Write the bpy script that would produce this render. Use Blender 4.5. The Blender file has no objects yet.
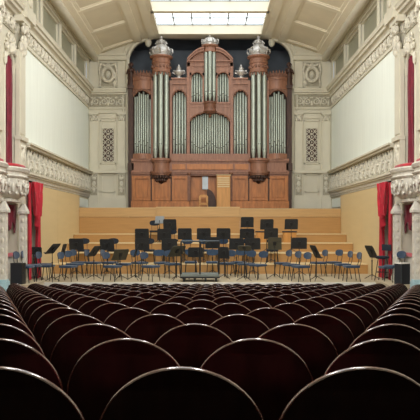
import bpy, bmesh, math, random
from math import sin, cos, pi, radians, sqrt
R = radians
random.seed(7)
scene = bpy.context.scene
col = scene.collection

# ------------------------------------------------------------------ colours and materials
def lin(c):
    c /= 255.0
    return c / 12.92 if c <= 0.04045 else ((c + 0.055) / 1.055) ** 2.4
def rgb(r, g, b): return (lin(r), lin(g), lin(b), 1.0)

def mat(name, c, rough=0.6, metal=0.0, noise=0.08, nscale=3.0, stretch=(1, 1, 1), bump=0.0, bscale=30.0, spec=0.5, coat=0.0, sheen=0.0):
    m = bpy.data.materials.new(name); m.use_nodes = True
    nt = m.node_tree; b = nt.nodes['Principled BSDF']
    b.inputs['Roughness'].default_value = rough; b.inputs['Metallic'].default_value = metal
    b.inputs['Specular IOR Level'].default_value = spec
    b.inputs['Coat Weight'].default_value = coat; b.inputs['Coat Roughness'].default_value = 0.12
    b.inputs['Sheen Weight'].default_value = sheen
    tc = nt.nodes.new('ShaderNodeTexCoord'); mp = nt.nodes.new('ShaderNodeMapping')
    mp.inputs['Scale'].default_value = stretch
    nt.links.new(tc.outputs['Object'], mp.inputs['Vector'])
    n = nt.nodes.new('ShaderNodeTexNoise'); n.inputs['Scale'].default_value = nscale; n.inputs['Detail'].default_value = 5
    nt.links.new(mp.outputs['Vector'], n.inputs['Vector'])
    r = nt.nodes.new('ShaderNodeValToRGB')
    lo = tuple(max(0, x * (1 - noise * 2)) for x in c[:3]) + (1,); hi = tuple(min(1, x * (1 + noise * 2)) for x in c[:3]) + (1,)
    r.color_ramp.elements[0].color = lo; r.color_ramp.elements[1].color = hi
    r.color_ramp.elements[0].position = 0.25; r.color_ramp.elements[1].position = 0.75
    nt.links.new(n.outputs['Fac'], r.inputs['Fac']); nt.links.new(r.outputs['Color'], b.inputs['Base Color'])
    if bump:
        n2 = nt.nodes.new('ShaderNodeTexNoise'); n2.inputs['Scale'].default_value = bscale; n2.inputs['Detail'].default_value = 4
        nt.links.new(mp.outputs['Vector'], n2.inputs['Vector'])
        bp = nt.nodes.new('ShaderNodeBump'); bp.inputs['Strength'].default_value = bump; bp.inputs['Distance'].default_value = 0.02
        nt.links.new(n2.outputs['Fac'], bp.inputs['Height']); nt.links.new(bp.outputs['Normal'], b.inputs['Normal'])
    return m

M = {}
M['cream'] = mat('cream_plaster', rgb(206, 201, 182), 0.75, noise=0.03, nscale=1.5, bump=0.05)
M['ceil'] = mat('ceiling_plaster', rgb(234, 226, 204), 0.8, noise=0.03, nscale=0.8)
M['ceil_dk'] = mat('ceiling_coffer_field', rgb(228, 218, 194), 0.8, noise=0.04, nscale=0.8)
M['white'] = mat('white_wall_fabric', rgb(232, 238, 228), 0.85, noise=0.02, nscale=2, stretch=(1, 4, .3))
M['carve'] = mat('carved_stucco', rgb(206, 201, 184), 0.7, noise=0.12, nscale=9, bump=0.7, bscale=18)
M['ivory'] = mat('ivory_stucco', rgb(206, 202, 190), 0.7, noise=0.08, nscale=8, bump=0.5, bscale=16)
M['carve_shade'] = mat('carved_stucco_shade', rgb(164, 158, 138), 0.8, noise=0.1, nscale=9)  # darker stucco copy, shade behind the reliefs painted into the ground
M['grey_pl'] = mat('grey_pilaster', rgb(176, 172, 156), 0.75, noise=0.05, nscale=3)
M['pane'] = mat('grey_glazing', rgb(150, 150, 130), 0.35, noise=0.05, nscale=1)
M['dark'] = mat('recess_shade_tone', rgb(112, 120, 128), 0.9, noise=0.15, nscale=1)  # darkness of the unlit recesses put into the wall colour
M['boxin'] = mat('box_interior_plaster', rgb(196, 190, 172), 0.8)
M['stagewood'] = mat('riser_oak_veneer', rgb(172, 130, 76), 0.5, noise=0.05, nscale=2.2, stretch=(.5, 1, 9))
M['stagewood2'] = mat('gallery_front_veneer', rgb(184, 148, 98), 0.5, noise=0.05, nscale=2.2, stretch=(.5, 1, 9))
M['yellow'] = mat('pale_birch_veneer', rgb(214, 191, 145), 0.6, noise=0.015, nscale=1.0, stretch=(1, .6, 5))
M['stagefloor'] = mat('stage_boards', rgb(180, 166, 138), 0.5, noise=0.08, nscale=3, stretch=(.4, 6, 1))
M['nosing'] = mat('stage_edge_paint', rgb(205, 204, 196), 0.5)
M['floor'] = mat('auditorium_floor', rgb(24, 13, 11), 0.9, spec=.1, noise=0.1, nscale=4)
M['oak'] = mat('organ_oak', rgb(146, 102, 80), 0.5, noise=0.14, nscale=3, stretch=(4, 4, .8))
M['oak2'] = mat('organ_oak_base', rgb(172, 108, 56), 0.45, noise=0.16, nscale=3, stretch=(3, 3, .6))
M['oakmid'] = mat('organ_carved_oak', rgb(122, 82, 62), 0.55, noise=0.15, nscale=9, bump=0.5, bscale=14)
M['oakdk'] = mat('organ_dark_oak', rgb(66, 40, 28), 0.55, noise=0.15, nscale=8)
M['honey'] = mat('honey_wood', rgb(198, 142, 76), 0.45, noise=0.08, nscale=3, stretch=(3, 3, .6))
M['pipe'] = mat('pipe_tin', rgb(176, 184, 172), 0.45, metal=0.5, noise=0.05, nscale=2)
M['mouth'] = mat('pipe_mouth_shadow', rgb(84, 84, 78), 0.6)
M['silver'] = mat('silvered_dome', rgb(198, 194, 188), 0.35, metal=0.45, noise=0.12, nscale=6)
M['red'] = mat('red_velvet', rgb(178, 24, 44), 0.8, noise=0.15, nscale=5, sheen=0.3)
M['crimson'] = mat('crimson_velvet', rgb(112, 16, 38), 0.85, noise=0.15, nscale=5, sheen=0.3)
M['seatred'] = mat('seat_red_velvet', rgb(150, 30, 44), 0.85, noise=0.1, nscale=8, sheen=0.2)
M['mahog'] = mat('mahogany_shell', rgb(20, 9, 7), 0.35, noise=0.3, nscale=3, stretch=(8, 8, 1.2), spec=.2)
M['mahogedge'] = mat('mahogany_ply_edge', rgb(60, 27, 19), 0.2, noise=0.15, nscale=6, spec=.9)
M['mahogedge'].node_tree.nodes['Principled BSDF'].inputs['IOR'].default_value = 1.7
M['iron'] = mat('cast_iron', rgb(10, 9, 9), 0.9, spec=.1)
M['blue'] = mat('blue_upholstery', rgb(36, 58, 82), 0.85, noise=0.12, nscale=12, sheen=0.2)
M['navy'] = mat('navy_upholstery', rgb(26, 34, 46), 0.85, noise=0.12, nscale=12)
M['black'] = mat('black_metal', rgb(24, 25, 26), 0.45, noise=0.05)
M['desk'] = mat('black_stand_desk', rgb(36, 38, 40), 0.5, noise=0.08, nscale=5)
M['olive'] = mat('dull_olive_stand_desk', rgb(68, 66, 52), 0.45, noise=0.08, nscale=5)
M['greydesk'] = mat('grey_stand_desk', rgb(132, 138, 142), 0.5, noise=0.05, nscale=5)
M['podium'] = mat('podium_top', rgb(104, 112, 108), 0.6)
M['steel'] = mat('podium_rail_steel', rgb(60, 68, 72), 0.4, metal=0.5)
M['grille'] = mat('loudspeaker_cloth', rgb(26, 28, 34), 0.8, noise=0.1, nscale=30)
M['paper'] = mat('white_lid', rgb(224, 220, 210), 0.7)
M['bluelit'] = mat('bluish_lit_base', rgb(166, 200, 208), 0.35, noise=0.12, nscale=6)  # bluish light on the pillar base, painted in as colour
M['tin'] = mat('dull_metal_panel', rgb(160, 168, 172), 0.4, metal=0.4)

def emit(name, c, s):
    m = bpy.data.materials.new(name); m.use_nodes = True
    nt = m.node_tree; nt.nodes.clear()
    o = nt.nodes.new('ShaderNodeOutputMaterial'); e = nt.nodes.new('ShaderNodeEmission')
    e.inputs['Color'].default_value = c; e.inputs['Strength'].default_value = s
    nt.links.new(e.outputs[0], o.inputs[0]); return m
SKY = 2.6
M['skyglass'] = emit('daylit_skylight_glass', (0.93, 0.98, 1.0, 1), SKY)

# ------------------------------------------------------------------ mesh builder
class MB:
    def __init__(s, T=None): s.V = []; s.F = []; s.I = []; s.T = T; s.mi = 0
    def v(s, p):
        s.V.append(s.T(*p) if s.T else tuple(p)); return len(s.V) - 1
    def f(s, ids): s.F.append(tuple(ids)); s.I.append(s.mi)
    def box(s, x0, x1, y0, y1, z0, z1):
        i = [s.v((x, y, z)) for z in (z0, z1) for y in (y0, y1) for x in (x0, x1)]
        for q in ((0, 2, 3, 1), (4, 5, 7, 6), (0, 1, 5, 4), (2, 6, 7, 3), (0, 4, 6, 2), (1, 3, 7, 5)): s.f([i[k] for k in q])
        return s
    def hexa(s, P):
        i = [s.v(p) for p in P]
        for q in ((0, 3, 2, 1), (4, 5, 6, 7), (0, 1, 5, 4), (1, 2, 6, 5), (2, 3, 7, 6), (3, 0, 4, 7)): s.f([i[k] for k in q])
        return s
    def prism(s, poly, axis, a, b):
        def P(u, w, t): return {'x': (t, u, w), 'y': (u, t, w), 'z': (u, w, t)}[axis]
        A = [s.v(P(u, w, a)) for u, w in poly]; B = [s.v(P(u, w, b)) for u, w in poly]
        n = len(poly); s.f(A[::-1]); s.f(B)
        for k in range(n): s.f((A[k], A[(k + 1) % n], B[(k + 1) % n], B[k]))
        return s
    def tube(s, pts, r, seg=6, closed=False):
        n = len(pts); rr = r if isinstance(r, (list, tuple)) else [r] * n; rings = []
        for k in range(n):
            if closed: a, b = pts[(k - 1) % n], pts[(k + 1) % n]
            else: a, b = pts[max(k - 1, 0)], pts[min(k + 1, n - 1)]
            d = [b[j] - a[j] for j in range(3)]; L = sqrt(sum(q * q for q in d)) or 1; d = [q / L for q in d]
            up = (0, 0, 1) if abs(d[2]) < .9 else (1, 0, 0)
            e = (d[1] * up[2] - d[2] * up[1], d[2] * up[0] - d[0] * up[2], d[0] * up[1] - d[1] * up[0])
            L = sqrt(sum(q * q for q in e)); e = [q / L for q in e]
            g = (e[1] * d[2] - e[2] * d[1], e[2] * d[0] - e[0] * d[2], e[0] * d[1] - e[1] * d[0])
            rings.append([s.v([pts[k][j] + rr[k] * (cos(2 * pi * q / seg) * e[j] + sin(2 * pi * q / seg) * g[j]) for j in range(3)]) for q in range(seg)])
        for k in range(n if closed else n - 1):
            A, B = rings[k], rings[(k + 1) % n]
            for q in range(seg): s.f((A[q], A[(q + 1) % seg], B[(q + 1) % seg], B[q]))
        if not closed: s.f(rings[0][::-1]); s.f(rings[-1])
        return s
    def lathe(s, prof, c=(0, 0, 0), seg=16, sx=1, sy=1):
        rings = [[s.v((c[0] + r * sx * cos(2 * pi * q / seg), c[1] + r * sy * sin(2 * pi * q / seg), c[2] + z)) for q in range(seg)] for r, z in prof]
        for A, B in zip(rings, rings[1:]):
            for q in range(seg): s.f((A[q], A[(q + 1) % seg], B[(q + 1) % seg], B[q]))
        s.f(rings[0][::-1]); s.f(rings[-1]); return s
    def ell(s, c, rx, ry, rz, seg=8, rings=5):
        top = s.v((c[0], c[1], c[2] + rz)); bot = s.v((c[0], c[1], c[2] - rz)); L = []
        for k in range(1, rings):
            a = pi * k / rings
            L.append([s.v((c[0] + rx * sin(a) * cos(2 * pi * q / seg), c[1] + ry * sin(a) * sin(2 * pi * q / seg), c[2] + rz * cos(a))) for q in range(seg)])
        for q in range(seg):
            s.f((top, L[0][q], L[0][(q + 1) % seg])); s.f((bot, L[-1][(q + 1) % seg], L[-1][q]))
        for A, B in zip(L, L[1:]):
            for q in range(seg): s.f((A[q], B[q], B[(q + 1) % seg], A[(q + 1) % seg]))
        return s
    def grid(s, fn, nu, nv, thick=None):
        G = [[s.v(fn(i / nu, j / nv)) for j in range(nv + 1)] for i in range(nu + 1)]
        for i in range(nu):
            for j in range(nv): s.f((G[i][j], G[i + 1][j], G[i + 1][j + 1], G[i][j + 1]))
        return G
    def sheet(s, fa, fb, nu, nv):
        A = s.grid(fa, nu, nv); B = s.grid(fb, nu, nv)
        for i in range(nu):
            s.f((A[i][0], B[i][0], B[i + 1][0], A[i + 1][0])); s.f((A[i][nv], A[i + 1][nv], B[i + 1][nv], B[i][nv]))
        for j in range(nv):
            s.f((A[0][j], A[0][j + 1], B[0][j + 1], B[0][j])); s.f((A[nu][j], B[nu][j], B[nu][j + 1], A[nu][j + 1]))
        return s
    def build(s, name, m, parent=None, off=None, bevel=0):
        me = bpy.data.meshes.new(name)
        V = s.V if off is None else [(p[0] - off[0], p[1] - off[1], p[2] - off[2]) for p in s.V]
        me.from_pydata(V, [], s.F)
        for x in (m if isinstance(m, (list, tuple)) else [m]): me.materials.append(x)
        if any(s.I): me.polygons.foreach_set('material_index', s.I)
        bm = bmesh.new(); bm.from_mesh(me); bmesh.ops.recalc_face_normals(bm, faces=bm.faces)
        if bevel: bmesh.ops.bevel(bm, geom=[e for e in bm.edges if len(e.link_faces) == 2 and e.calc_face_angle(0) > .6], offset=bevel, segments=2, affect='EDGES', profile=.6)
        bm.to_mesh(me); bm.free()
        me.shade_smooth(); me.set_sharp_from_angle(angle=R(38))
        o = bpy.data.objects.new(name, me); col.objects.link(o)
        if parent: o.parent = parent
        return o

def tag(o, label=None, cat=None, group=None, kind=None):
    if label: o['label'] = label
    if cat: o['category'] = cat
    if group: o['group'] = group
    if kind: o['kind'] = kind
    return o
def thing(name, loc, label, cat, group=None, rz=0):
    o = bpy.data.objects.new(name, None); o.empty_display_size = .1; col.objects.link(o)
    o.location = loc; o.rotation_euler = (0, 0, rz)
    return tag(o, label, cat, group)
def struct(name, mb, m, label=None, cat=None):
    return tag(mb.build(name, m), label, cat, kind='structure')
def kids(o): return list(o.children)
def copy_tree(o, parent=None):
    c = o.copy(); col.objects.link(c)
    if parent: c.parent = parent
    for ch in o.children: copy_tree(ch, c)
    return c
NUM = ['zeroth', 'first', 'second', 'third', 'fourth', 'fifth', 'sixth', 'seventh', 'eighth', 'ninth', 'tenth', 'eleventh', 'twelfth', 'thirteenth',
       'fourteenth', 'fifteenth', 'sixteenth', 'seventeenth', 'eighteenth', 'nineteenth', 'twentieth', 'twenty-first', 'twenty-second']

# ------------------------------------------------------------------ place: Y is depth from the lens, stage floor at z = 0
F = 644.0; CZ = 1.73
W = 5.84            # half width of the hall
YR = 30.9           # organ wall
YB = -6.0           # wall behind
def PX(px, Y): return (px - 210) * Y / F
def PZ(py, Y): return CZ - (py - 226) * Y / F

# ------------------------------------------------------------------ camera
cam = bpy.data.cameras.new('camera'); co = bpy.data.objects.new('camera', cam); col.objects.link(co)
cam.sensor_width = 36; cam.lens = F / 420 * 36; cam.shift_y = 16 / 420.0
co.location = (0, 0, CZ); co.rotation_euler = (R(90), 0, 0); cam.clip_end = 200; cam.clip_start = .05
cam.dof.use_dof = False
scene.camera = co

# ------------------------------------------------------------------ floors
def ztop(Y): return CZ - (0.4176 + 0.06 * (Y - 1.914) / 0.82)
def zfloor(Y): return ztop(Y) - 0.9
m = MB(); m.hexa([(-7.4, YB, zfloor(YB) - .3), (7.4, YB, zfloor(YB) - .3), (7.4, 19.5, zfloor(19.5) - .3), (-7.4, 19.5, zfloor(19.5) - .3),
                  (-7.4, YB, zfloor(YB)), (7.4, YB, zfloor(YB)), (7.4, 19.5, zfloor(19.5)), (-7.4, 19.5, zfloor(19.5))])
struct('floor', m, M['floor'])
m = MB(); m.box(-7.4, 7.4, 19.6, 31, -.2, 0); struct('floor_stage', m, M['stagefloor'])
m = MB(); m.box(-5.4, 5.4, 19.45, 19.6, -.12, .012); m.box(-5.4, 5.4, 19.5, 19.6, -1.2, -.12); struct('trim_stage_front', m, M['nosing'])
m = MB(); m.box(-W, W, 28.14, 34.2, 2.3, 2.5); struct('floor_gallery', m, M['oakdk'])

# ------------------------------------------------------------------ risers, gallery front, acoustic panels
RY = [23.3, 24.5, 25.7, 26.9, 28.1]; RZ = [.355, .70, 1.05, 1.40]
for k in range(4):
    m = MB(); m.box(-5.71, 5.71, RY[k] + .03, RY[k + 1], 0 if k == 0 else RZ[k - 1] * 0, RZ[k] - .03)
    t = thing('stage_riser', (0, RY[k], 0), 'long wooden orchestra riser, %s step up from the stage floor' % ['lowest', 'second', 'third', 'topmost'][k], 'stage riser', 'orchestra risers')
    b = MB()
    # front boards with thin joints
    xs = [-5.71, -3.6 + .4 * k, -1.2 - .3 * k, 1.3 + .3 * k, 3.7 - .4 * k, 5.71]
    for a, c in zip(xs, xs[1:]): b.box(a + .004, c - .004, RY[k], RY[k] + .03, (0 if k == 0 else RZ[k - 1]) , RZ[k] - .034)
    b.build('front_board', M['stagewood'], t, (0, RY[k], 0))
    m = MB(); m.box(-5.71, 5.71, RY[k] + .03, RY[k + 1] - .005, 0, RZ[k] - .03); m.build('carcass', M['stagewood'], t, (0, RY[k], 0))
    m = MB(); m.box(-5.71, 5.71, RY[k] - .025, RY[k + 1] - .005, RZ[k] - .03, RZ[k]); m.build('tread', M['yellow'], t, (0, RY[k], 0))
for (a, b, y, z, lab) in ((-5.71, PX(156, 28.1), 28.1, 2.53, 'left section of the wooden gallery front below the organ'),
                          (PX(156, 28.1) + .01, PX(240, 28.1) - .01, 28.02, 2.56, 'slightly forward middle section of the wooden gallery front below the organ'),
                          (PX(240, 28.1), 5.71, 28.1, 2.49, 'right section of the wooden gallery front below the organ')):
    t = thing('gallery_front', ((a + b) / 2, y, 1.40), lab, 'wooden panel', 'wooden gallery front'); L = ((a + b) / 2, y, 1.40)
    m = MB(); m.box(a, b, y, 28.14, 1.40, 2.12); m.build('lower_board', M['stagewood'], t, L)
    m = MB(); m.box(a, b, y - .015, 28.14, 2.13, z - .02); m.build('upper_board', M['stagewood2'], t, L)
    m = MB(); m.box(a, b, y - .03, 28.14, z - .02, z); m.build('cap_rail', M['yellow'], t, L)
for s, nm in ((-1, 'left'), (1, 'right')):
    t = thing('acoustic_panel', (s * 5.79, 25.1, 0), 'tall plain pale wooden acoustic panel along the %s wall of the stage' % nm, 'wooden panel', 'acoustic wall panels')
    ys = [21.78, 24.2, 26.3, 28.25]
    for a, b in zip(ys, ys[1:]):
        m = MB(); m.box(s * 5.72, s * 5.78, a + .004, b - .004, 0, 3.07); m.build('panel_board', M['yellow'], t, (s * 5.79, 25.1, 0))
    m = MB(); m.box(s * 5.78, s * 5.83, 21.8, 28.2, 0, 3.05); m.build('batten_frame', M['stagewood'], t, (s * 5.79, 25.1, 0))

# ------------------------------------------------------------------ side walls (with openings), boxes, balustrades
def Ts(s): return lambda u, v, n: (s * (W - n), u, v)            # u depth, v height, n out of the wall
def spiral(m, cu, cv, r, a0, turns, rad, n0=.03, d=1, steps=14):
    pts = []
    for k in range(steps + 1):
        t = k / steps; a = a0 + d * turns * 2 * pi * t; q = r * (1 - .82 * t)
        pts.append((cu + q * cos(a), cv + q * sin(a), n0))
    m.tube(pts, [rad * (1 - .4 * k / steps) for k in range(steps + 1)], 5)
def leaf(m, cu, cv, ru, rv, rn=.03, n0=.02): m.ell((cu, cv, n0), ru, rv, rn, 8, 4)

SN = {-1: 'left', 1: 'right'}
trim_no = [0]
def trim(mb, m):
    trim_no[0] += 1
    return struct('trim_%d' % trim_no[0], mb, m)
for s in (-1, 1):
    T = Ts(s); nm = SN[s]
    m = MB(T); th = -.45
    def strip(y0, y1, holes):
        z = -1.6
        for a, b in holes + [(10.2, 10.2)]:
            if a > z: m.box(y0, y1, z, a, th, 0)
            z = b
    strip(YB, 15.9, [(8.55, 9.55)]); 
    strip(15.9, 17.35, [(0.0, 2.4), (8.55, 9.55)]); strip(17.35, 17.75, [(8.55, 9.55)])
    strip(17.75, 18.34, [(0.0, 2.4), (8.55, 9.55)])
    strip(18.34, 18.4, [(0, 2.4), (3.5, 6.2), (8.55, 9.55)]); strip(18.4, 19.1, [(0, 2.4), (3.5, 6.72), (8.55, 9.55)])
    strip(19.1, 19.17, [(0, 2.4), (3.5, 6.2), (8.55, 9.55)]); strip(19.17, 19.55, [(0, 2.4), (8.55, 9.55)]); strip(19.55, 20.55, [(8.55, 9.55)])
    strip(20.55, 21.7, [(0.0, 3.0), (8.55, 9.55)]); strip(21.7, YR, [(8.55, 9.55)])
    struct('wall_' + nm, m, M['cream'])
    # rooms behind the openings
    m = MB(T); m.box(14.0, 22.6, -.1, 3.2, -1.2, -1.1); m.box(14, 22.6, -.1, 0, -1.2, th); m.box(14, 22.6, 2.9, 3.1, -1.1, th); m.box(22.5, 22.6, 0, 3, -1.1, th); m.box(14, 14.1, 0, 3, -1.1, th)
    m.box(20.2, 20.3, 0, 3, -1.1, th)
    struct('wall_box_' + nm, m, M['boxin'])
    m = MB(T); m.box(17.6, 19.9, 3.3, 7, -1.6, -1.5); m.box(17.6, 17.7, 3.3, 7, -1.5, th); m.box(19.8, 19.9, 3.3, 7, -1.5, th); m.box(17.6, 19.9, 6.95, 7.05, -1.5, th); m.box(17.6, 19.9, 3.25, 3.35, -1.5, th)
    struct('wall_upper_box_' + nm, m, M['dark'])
    # blank white field
    m = MB(T); m.box(20.15, YR - .02, 4.36, 7.38, 0, .02); struct('wall_field_' + nm, m, M['white'])
    # moulding round the field, frieze ground, cornice, eaves roll
    m = MB(T)
    m.box(20.12, YR - .01, 7.36, 7.46, 0, .07); m.box(20.12, YR - .01, 7.90, 8.0, 0, .10); trim(m, M['cream'])
    m = MB(T); m.box(YB, YR - .02, 7.44, 7.92, 0, .03); trim(m, M['carve_shade'])
    m = MB(T)
    prof = [(8.0, 0), (8.0, .10), (8.06, .14), (8.08, .22), (8.16, .24), (8.18, .30), (8.26, .32), (8.30, .34), (8.30, 0)]
    A = [m.v((YB, v, n)) for v, n in prof]; B = [m.v((YR, v, n)) for v, n in prof]
    for k in range(len(prof)): k2 = (k + 1) % len(prof); m.f((A[k], A[k2], B[k2], B[k]))
    m.box(19.25, 20.2, 7.98, 8.34, .05, .38); m.box(19.5, 20.2, 8.34, 8.8, .05, .30); m.ell((19.85, 8.6, .3), .2, .16, .08); m.ell((19.85, 8.85, .2), .3, .1, .15)
    trim(m, M['cream'])
    # frieze ornament
    m = MB(T); u = 15.8; k = 0
    while u < YR - .3:
        spiral(m, u, 7.68, .18, R(-90), 1.2, .034, .05, 1 if k % 2 else -1); leaf(m, u + .24, 7.70, .06, .2, .09, .03); leaf(m, u + .24, 7.56, .09, .05, .04, .03)
        leaf(m, u + .13, 7.85, .08, .035, .04, .03)
        u += .48; k += 1
    trim(m, M['carve'])
    # clerestory
    m = MB(T)
    for q in range(-1, 13):
        u = 30.6 - 2.78 * q
        if u < YB: break
        m.box(u - .13, u + .13, 8.3, 9.72, 0, .03); m.box(u - .06, u + .06, 8.3, 9.72, .03, .06)
    m.box(YB, YR, 8.3, 8.52, 0, .06); m.box(YB, YR, 9.56, 9.72, 0, .08); trim(m, M['cream'])
    for q in range(6):
        u1 = 30.6 - 2.78 * q - .17; u0 = u1 - 2.44
        m = MB(T); m.box(u0, u1, 8.52, 8.60, -.16, -.02); m.box(u0, u1, 9.50, 9.56, -.16, -.02); m.box(u0, u0 + .06, 8.6, 9.5, -.16, -.02); m.box(u1 - .06, u1, 8.6, 9.5, -.16, -.02)
        w = struct('window_%d' % (q + 1 + (0 if s < 0 else 6)), m, M['cream'])
        m = MB(T); m.box(u0 + .06, u1 - .06, 8.6, 9.5, -.12, -.09); m.build('pane', M['pane'], w)
    m = MB(T); pts = [(YB, 9.76, .36), (YR, 9.76, .36)]; m.tube(pts, .16, 14); m.box(YB, YR, 9.72, 9.95, .1, .36); m.box(YB, YR, 9.66, 9.9, 0, .14); trim(m, M['cream'])
    # end pilaster beside the stage with carved capital and carved pedestal
    for (ua, ub, deep) in ((19.2, 20.1, 1), (16.6, 17.55, 0)):
        m = MB(T); uc = 19.48 if deep else 17.12
        m.box(ua, ub, 3.4, 8.0, 0, .06)
        trim(m, M['grey_pl'])
        m = MB(T); m.box(uc - .30, uc + .30, 4.42, 7.0, .06, .17); m.box(uc - .24, uc + .24, 4.5, 6.95, .17, .19)
        m.box(uc - .36, uc + .36, 4.30, 4.42, .04, .25); m.box(uc - .34, uc + .34, 3.42, 4.3, .04, .19); m.box(uc - .40, uc + .40, 7.82, 8.0, .04, .30)
        trim(m, M['cream'])
        m = MB(T)
        for sg in (-1, 1):
            spiral(m, uc + sg * .22, 7.62, .17, R(90), 1.3, .05, .26, sg); spiral(m, uc + sg * .15, 7.28, .13, R(90), 1.3, .04, .22, -sg)
            leaf(m, uc + sg * .2, 7.1, .1, .2, .08, .18); leaf(m, uc + sg * .15, 3.75, .07, .2, .05, .19); leaf(m, uc + sg * .13, 4.1, .1, .08, .05, .19)
        leaf(m, uc, 7.25, .1, .28, .12, .2); leaf(m, uc, 7.66, .12, .14, .12, .26); leaf(m, uc, 3.9, .08, .25, .06, .19); leaf(m, uc, 6.95, .07, .12, .1, .18)
        trim(m, M['carve'])
    # niche surround and carving over it
    m = MB(T); ring = [(18.755 + .47 * cos(a), 6.22 + .52 * sin(a), .01) for a in [pi * k / 16 for k in range(17)]]
    m.tube([(19.225, 3.5, .01)] + ring + [(18.285, 3.5, .01)], .03, 6)
    sp = [(18.34, 6.72), (18.34, 6.2)] + [(18.755 - .415 * cos(pi / 2 * k / 8), 6.2 + .5 * sin(pi / 2 * k / 8)) for k in range(9)] + [(18.755, 6.72)]
    sp2 = [(18.755 * 2 - a, b) for a, b in sp]
    for P in (sp, sp2):
        A = [m.v((u, v, -.2)) for u, v in P]; B = [m.v((u, v, .01)) for u, v in P]; m.f(A); m.f(B)
        for k in range(len(P)): k2 = (k + 1) % len(P); m.f((A[k], A[k2], B[k2], B[k]))
    trim(m, M['cream'])
    m = MB(T)
    for sg in (-1, 1):
        spiral(m, 18.755 + sg * .42, 6.9, .16, R(90), 1.2, .045, .06, sg); spiral(m, 18.755 + sg * .25, 7.18, .14, R(-90), 1.2, .04, .06, -sg); leaf(m, 18.755 + sg * .5, 6.5, .07, .2, .06, .04)
    leaf(m, 18.755, 6.9, .12, .2, .14, .06); leaf(m, 18.755, 7.15, .1, .12, .1, .06); trim(m, M['carve'])

    # ---- balcony balustrade along the stage
    L = (s * 5.7, 25.6, 3.2)
    t = thing('balcony_balustrade', L, 'long carved cream balustrade band high on the %s stage wall' % nm, 'balustrade', 'carved balcony balustrades')
    m = MB(T); m.box(20.14, YR - .02, 4.20, 4.28, .02, .20); m.box(20.14, YR - .02, 4.28, 4.34, .02, .26); m.build('top_rail', M['cream'], t, L)
    m = MB(T); m.box(20.14, YR - .02, 3.36, 3.44, .02, .20); m.box(20.14, YR - .02, 3.30, 3.36, .02, .16); m.build('bottom_rail', M['cream'], t, L)
    m = MB(T); m.box(20.14, YR - .02, 3.44, 4.2, .0, .04); m.build('back_panel', M['carve_shade'], t, L)
    u = 20.45
    while u < YR - .2:
        m = MB(T)
        ringp = [(u + .15 * sin(q) * (1 - .45 * max(0, cos(q))), 3.84 - .32 * cos(q) * -1 if False else 3.80 + .34 * cos(q), .08) for q in [2 * pi * k / 14 for k in range(14)]]
        m.tube(ringp, .03, 5, True)
        leaf(m, u, 3.74, .07, .2, .05, .06); leaf(m, u, 4.02, .05, .09, .05, .06); leaf(m, u, 3.50, .12, .05, .06, .06)
        m.build('baluster', M['carve'], t, L)
        m = MB(T)
        spiral(m, u + .33, 3.98, .14, R(90), 1.2, .036, .08, 1); spiral(m, u + .33, 3.64, .14, R(-90), 1.2, .036, .08, -1)
        leaf(m, u + .33, 3.82, .12, .07, .06, .07); leaf(m, u + .33, 4.12, .06, .07, .05, .06)
        m.build('scroll_ornament', M['carve'], t, L)
        u += .66
    # mouldings and plain wall below the balustrade
    m = MB(T); m.box(20.14, YR - .01, 3.18, 3.30, 0, .10); m.box(20.14, YR - .01, 3.10, 3.18, 0, .06); trim(m, M['ivory'])
    m = MB(T); m.box(28.5, 30.7, 2.6, 3.0, 0, .03); trim(m, M['white'])

    # ---- box fronts: bulging carved balconies on pillars
    for (uc, hl, pr, vis) in ((18.68, .90, .50, 1), (16.76, .88, .46, 0)):
        L = (s * W, uc, 2.5)
        t = thing('box_balcony', L, ('bulging carved ivory box balcony beside the stage curtain on the %s' if vis else 'carved ivory box balcony cut by the %s picture edge') % nm, 'balcony', 'carved box balconies')
        def ringfn(k, v, scale, add=0):
            a = pi * k / 20; return (uc - (hl * scale + add) * cos(a), v, (pr * scale + add) * sin(a) ** .8 + .004 if 0 < k < 20 else .004)
        def band(mm, pr_):
            A = [[mm.v(ringfn(k, v, sc, ad)) for k in range(21)] for v, sc, ad in pr_]
            for a, b in zip(A, A[1:]):
                for k in range(20): mm.f((a[k], a[k + 1], b[k + 1], b[k]))
            mm.f(A[0]); mm.f(A[-1])
        m = MB(T); band(m, [(2.50, .42, 0), (2.54, .55, 0), (2.62, .74, 0), (2.75, .88, 0), (2.95, .95, 0), (3.1, .93, 0)]); m.build('bowl', M['ivory'], t, L)
        m = MB(T); band(m, [(3.1, .96, .02), (3.14, .98, .04), (3.18, .95, .0), (3.26, .95, 0), (3.28, 1, .02), (3.36, 1, .05), (3.40, 1, .03)]); m.build('rim', M['ivory'], t, L)
        m = MB(T)
        for k in (3, 6, 9, 12, 15, 17):
            a = ringfn(k, 2.9, .97); spiral(m, a[0], 2.92, .12, R(90), 1.2, .03, a[2], 1 if k % 2 else -1, 10)
            a2 = ringfn(k + 1.3, 2.8, .95); leaf(m, a2[0], 2.82, .05, .16, .04, a2[2])
            a3 = ringfn(k + .3, 2.66, .82); leaf(m, a3[0], 2.66, .1, .06, .04, a3[2])
        m.build('carved_relief', M['ivory'], t, L)
        m = MB(T); m.box(uc - hl * .75, uc + hl * .75, 2.42, 2.5, .004, .26); m.build('soffit', M['ivory'], t, L)
        # red padded elbow rest on the rim
        m = MB(T)
        pts = [ringfn(k, 3.462, .78) for k in range(2, 19)]; m.tube(pts, .042, 8)
        tag(m.build('elbow_rest', M['red']), ('red padded elbow rest on the box balcony nearer the stage, %s side' if vis else 'red padded elbow rest on the box balcony at the %s picture edge') % nm, 'elbow rest', 'red elbow rests')
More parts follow.
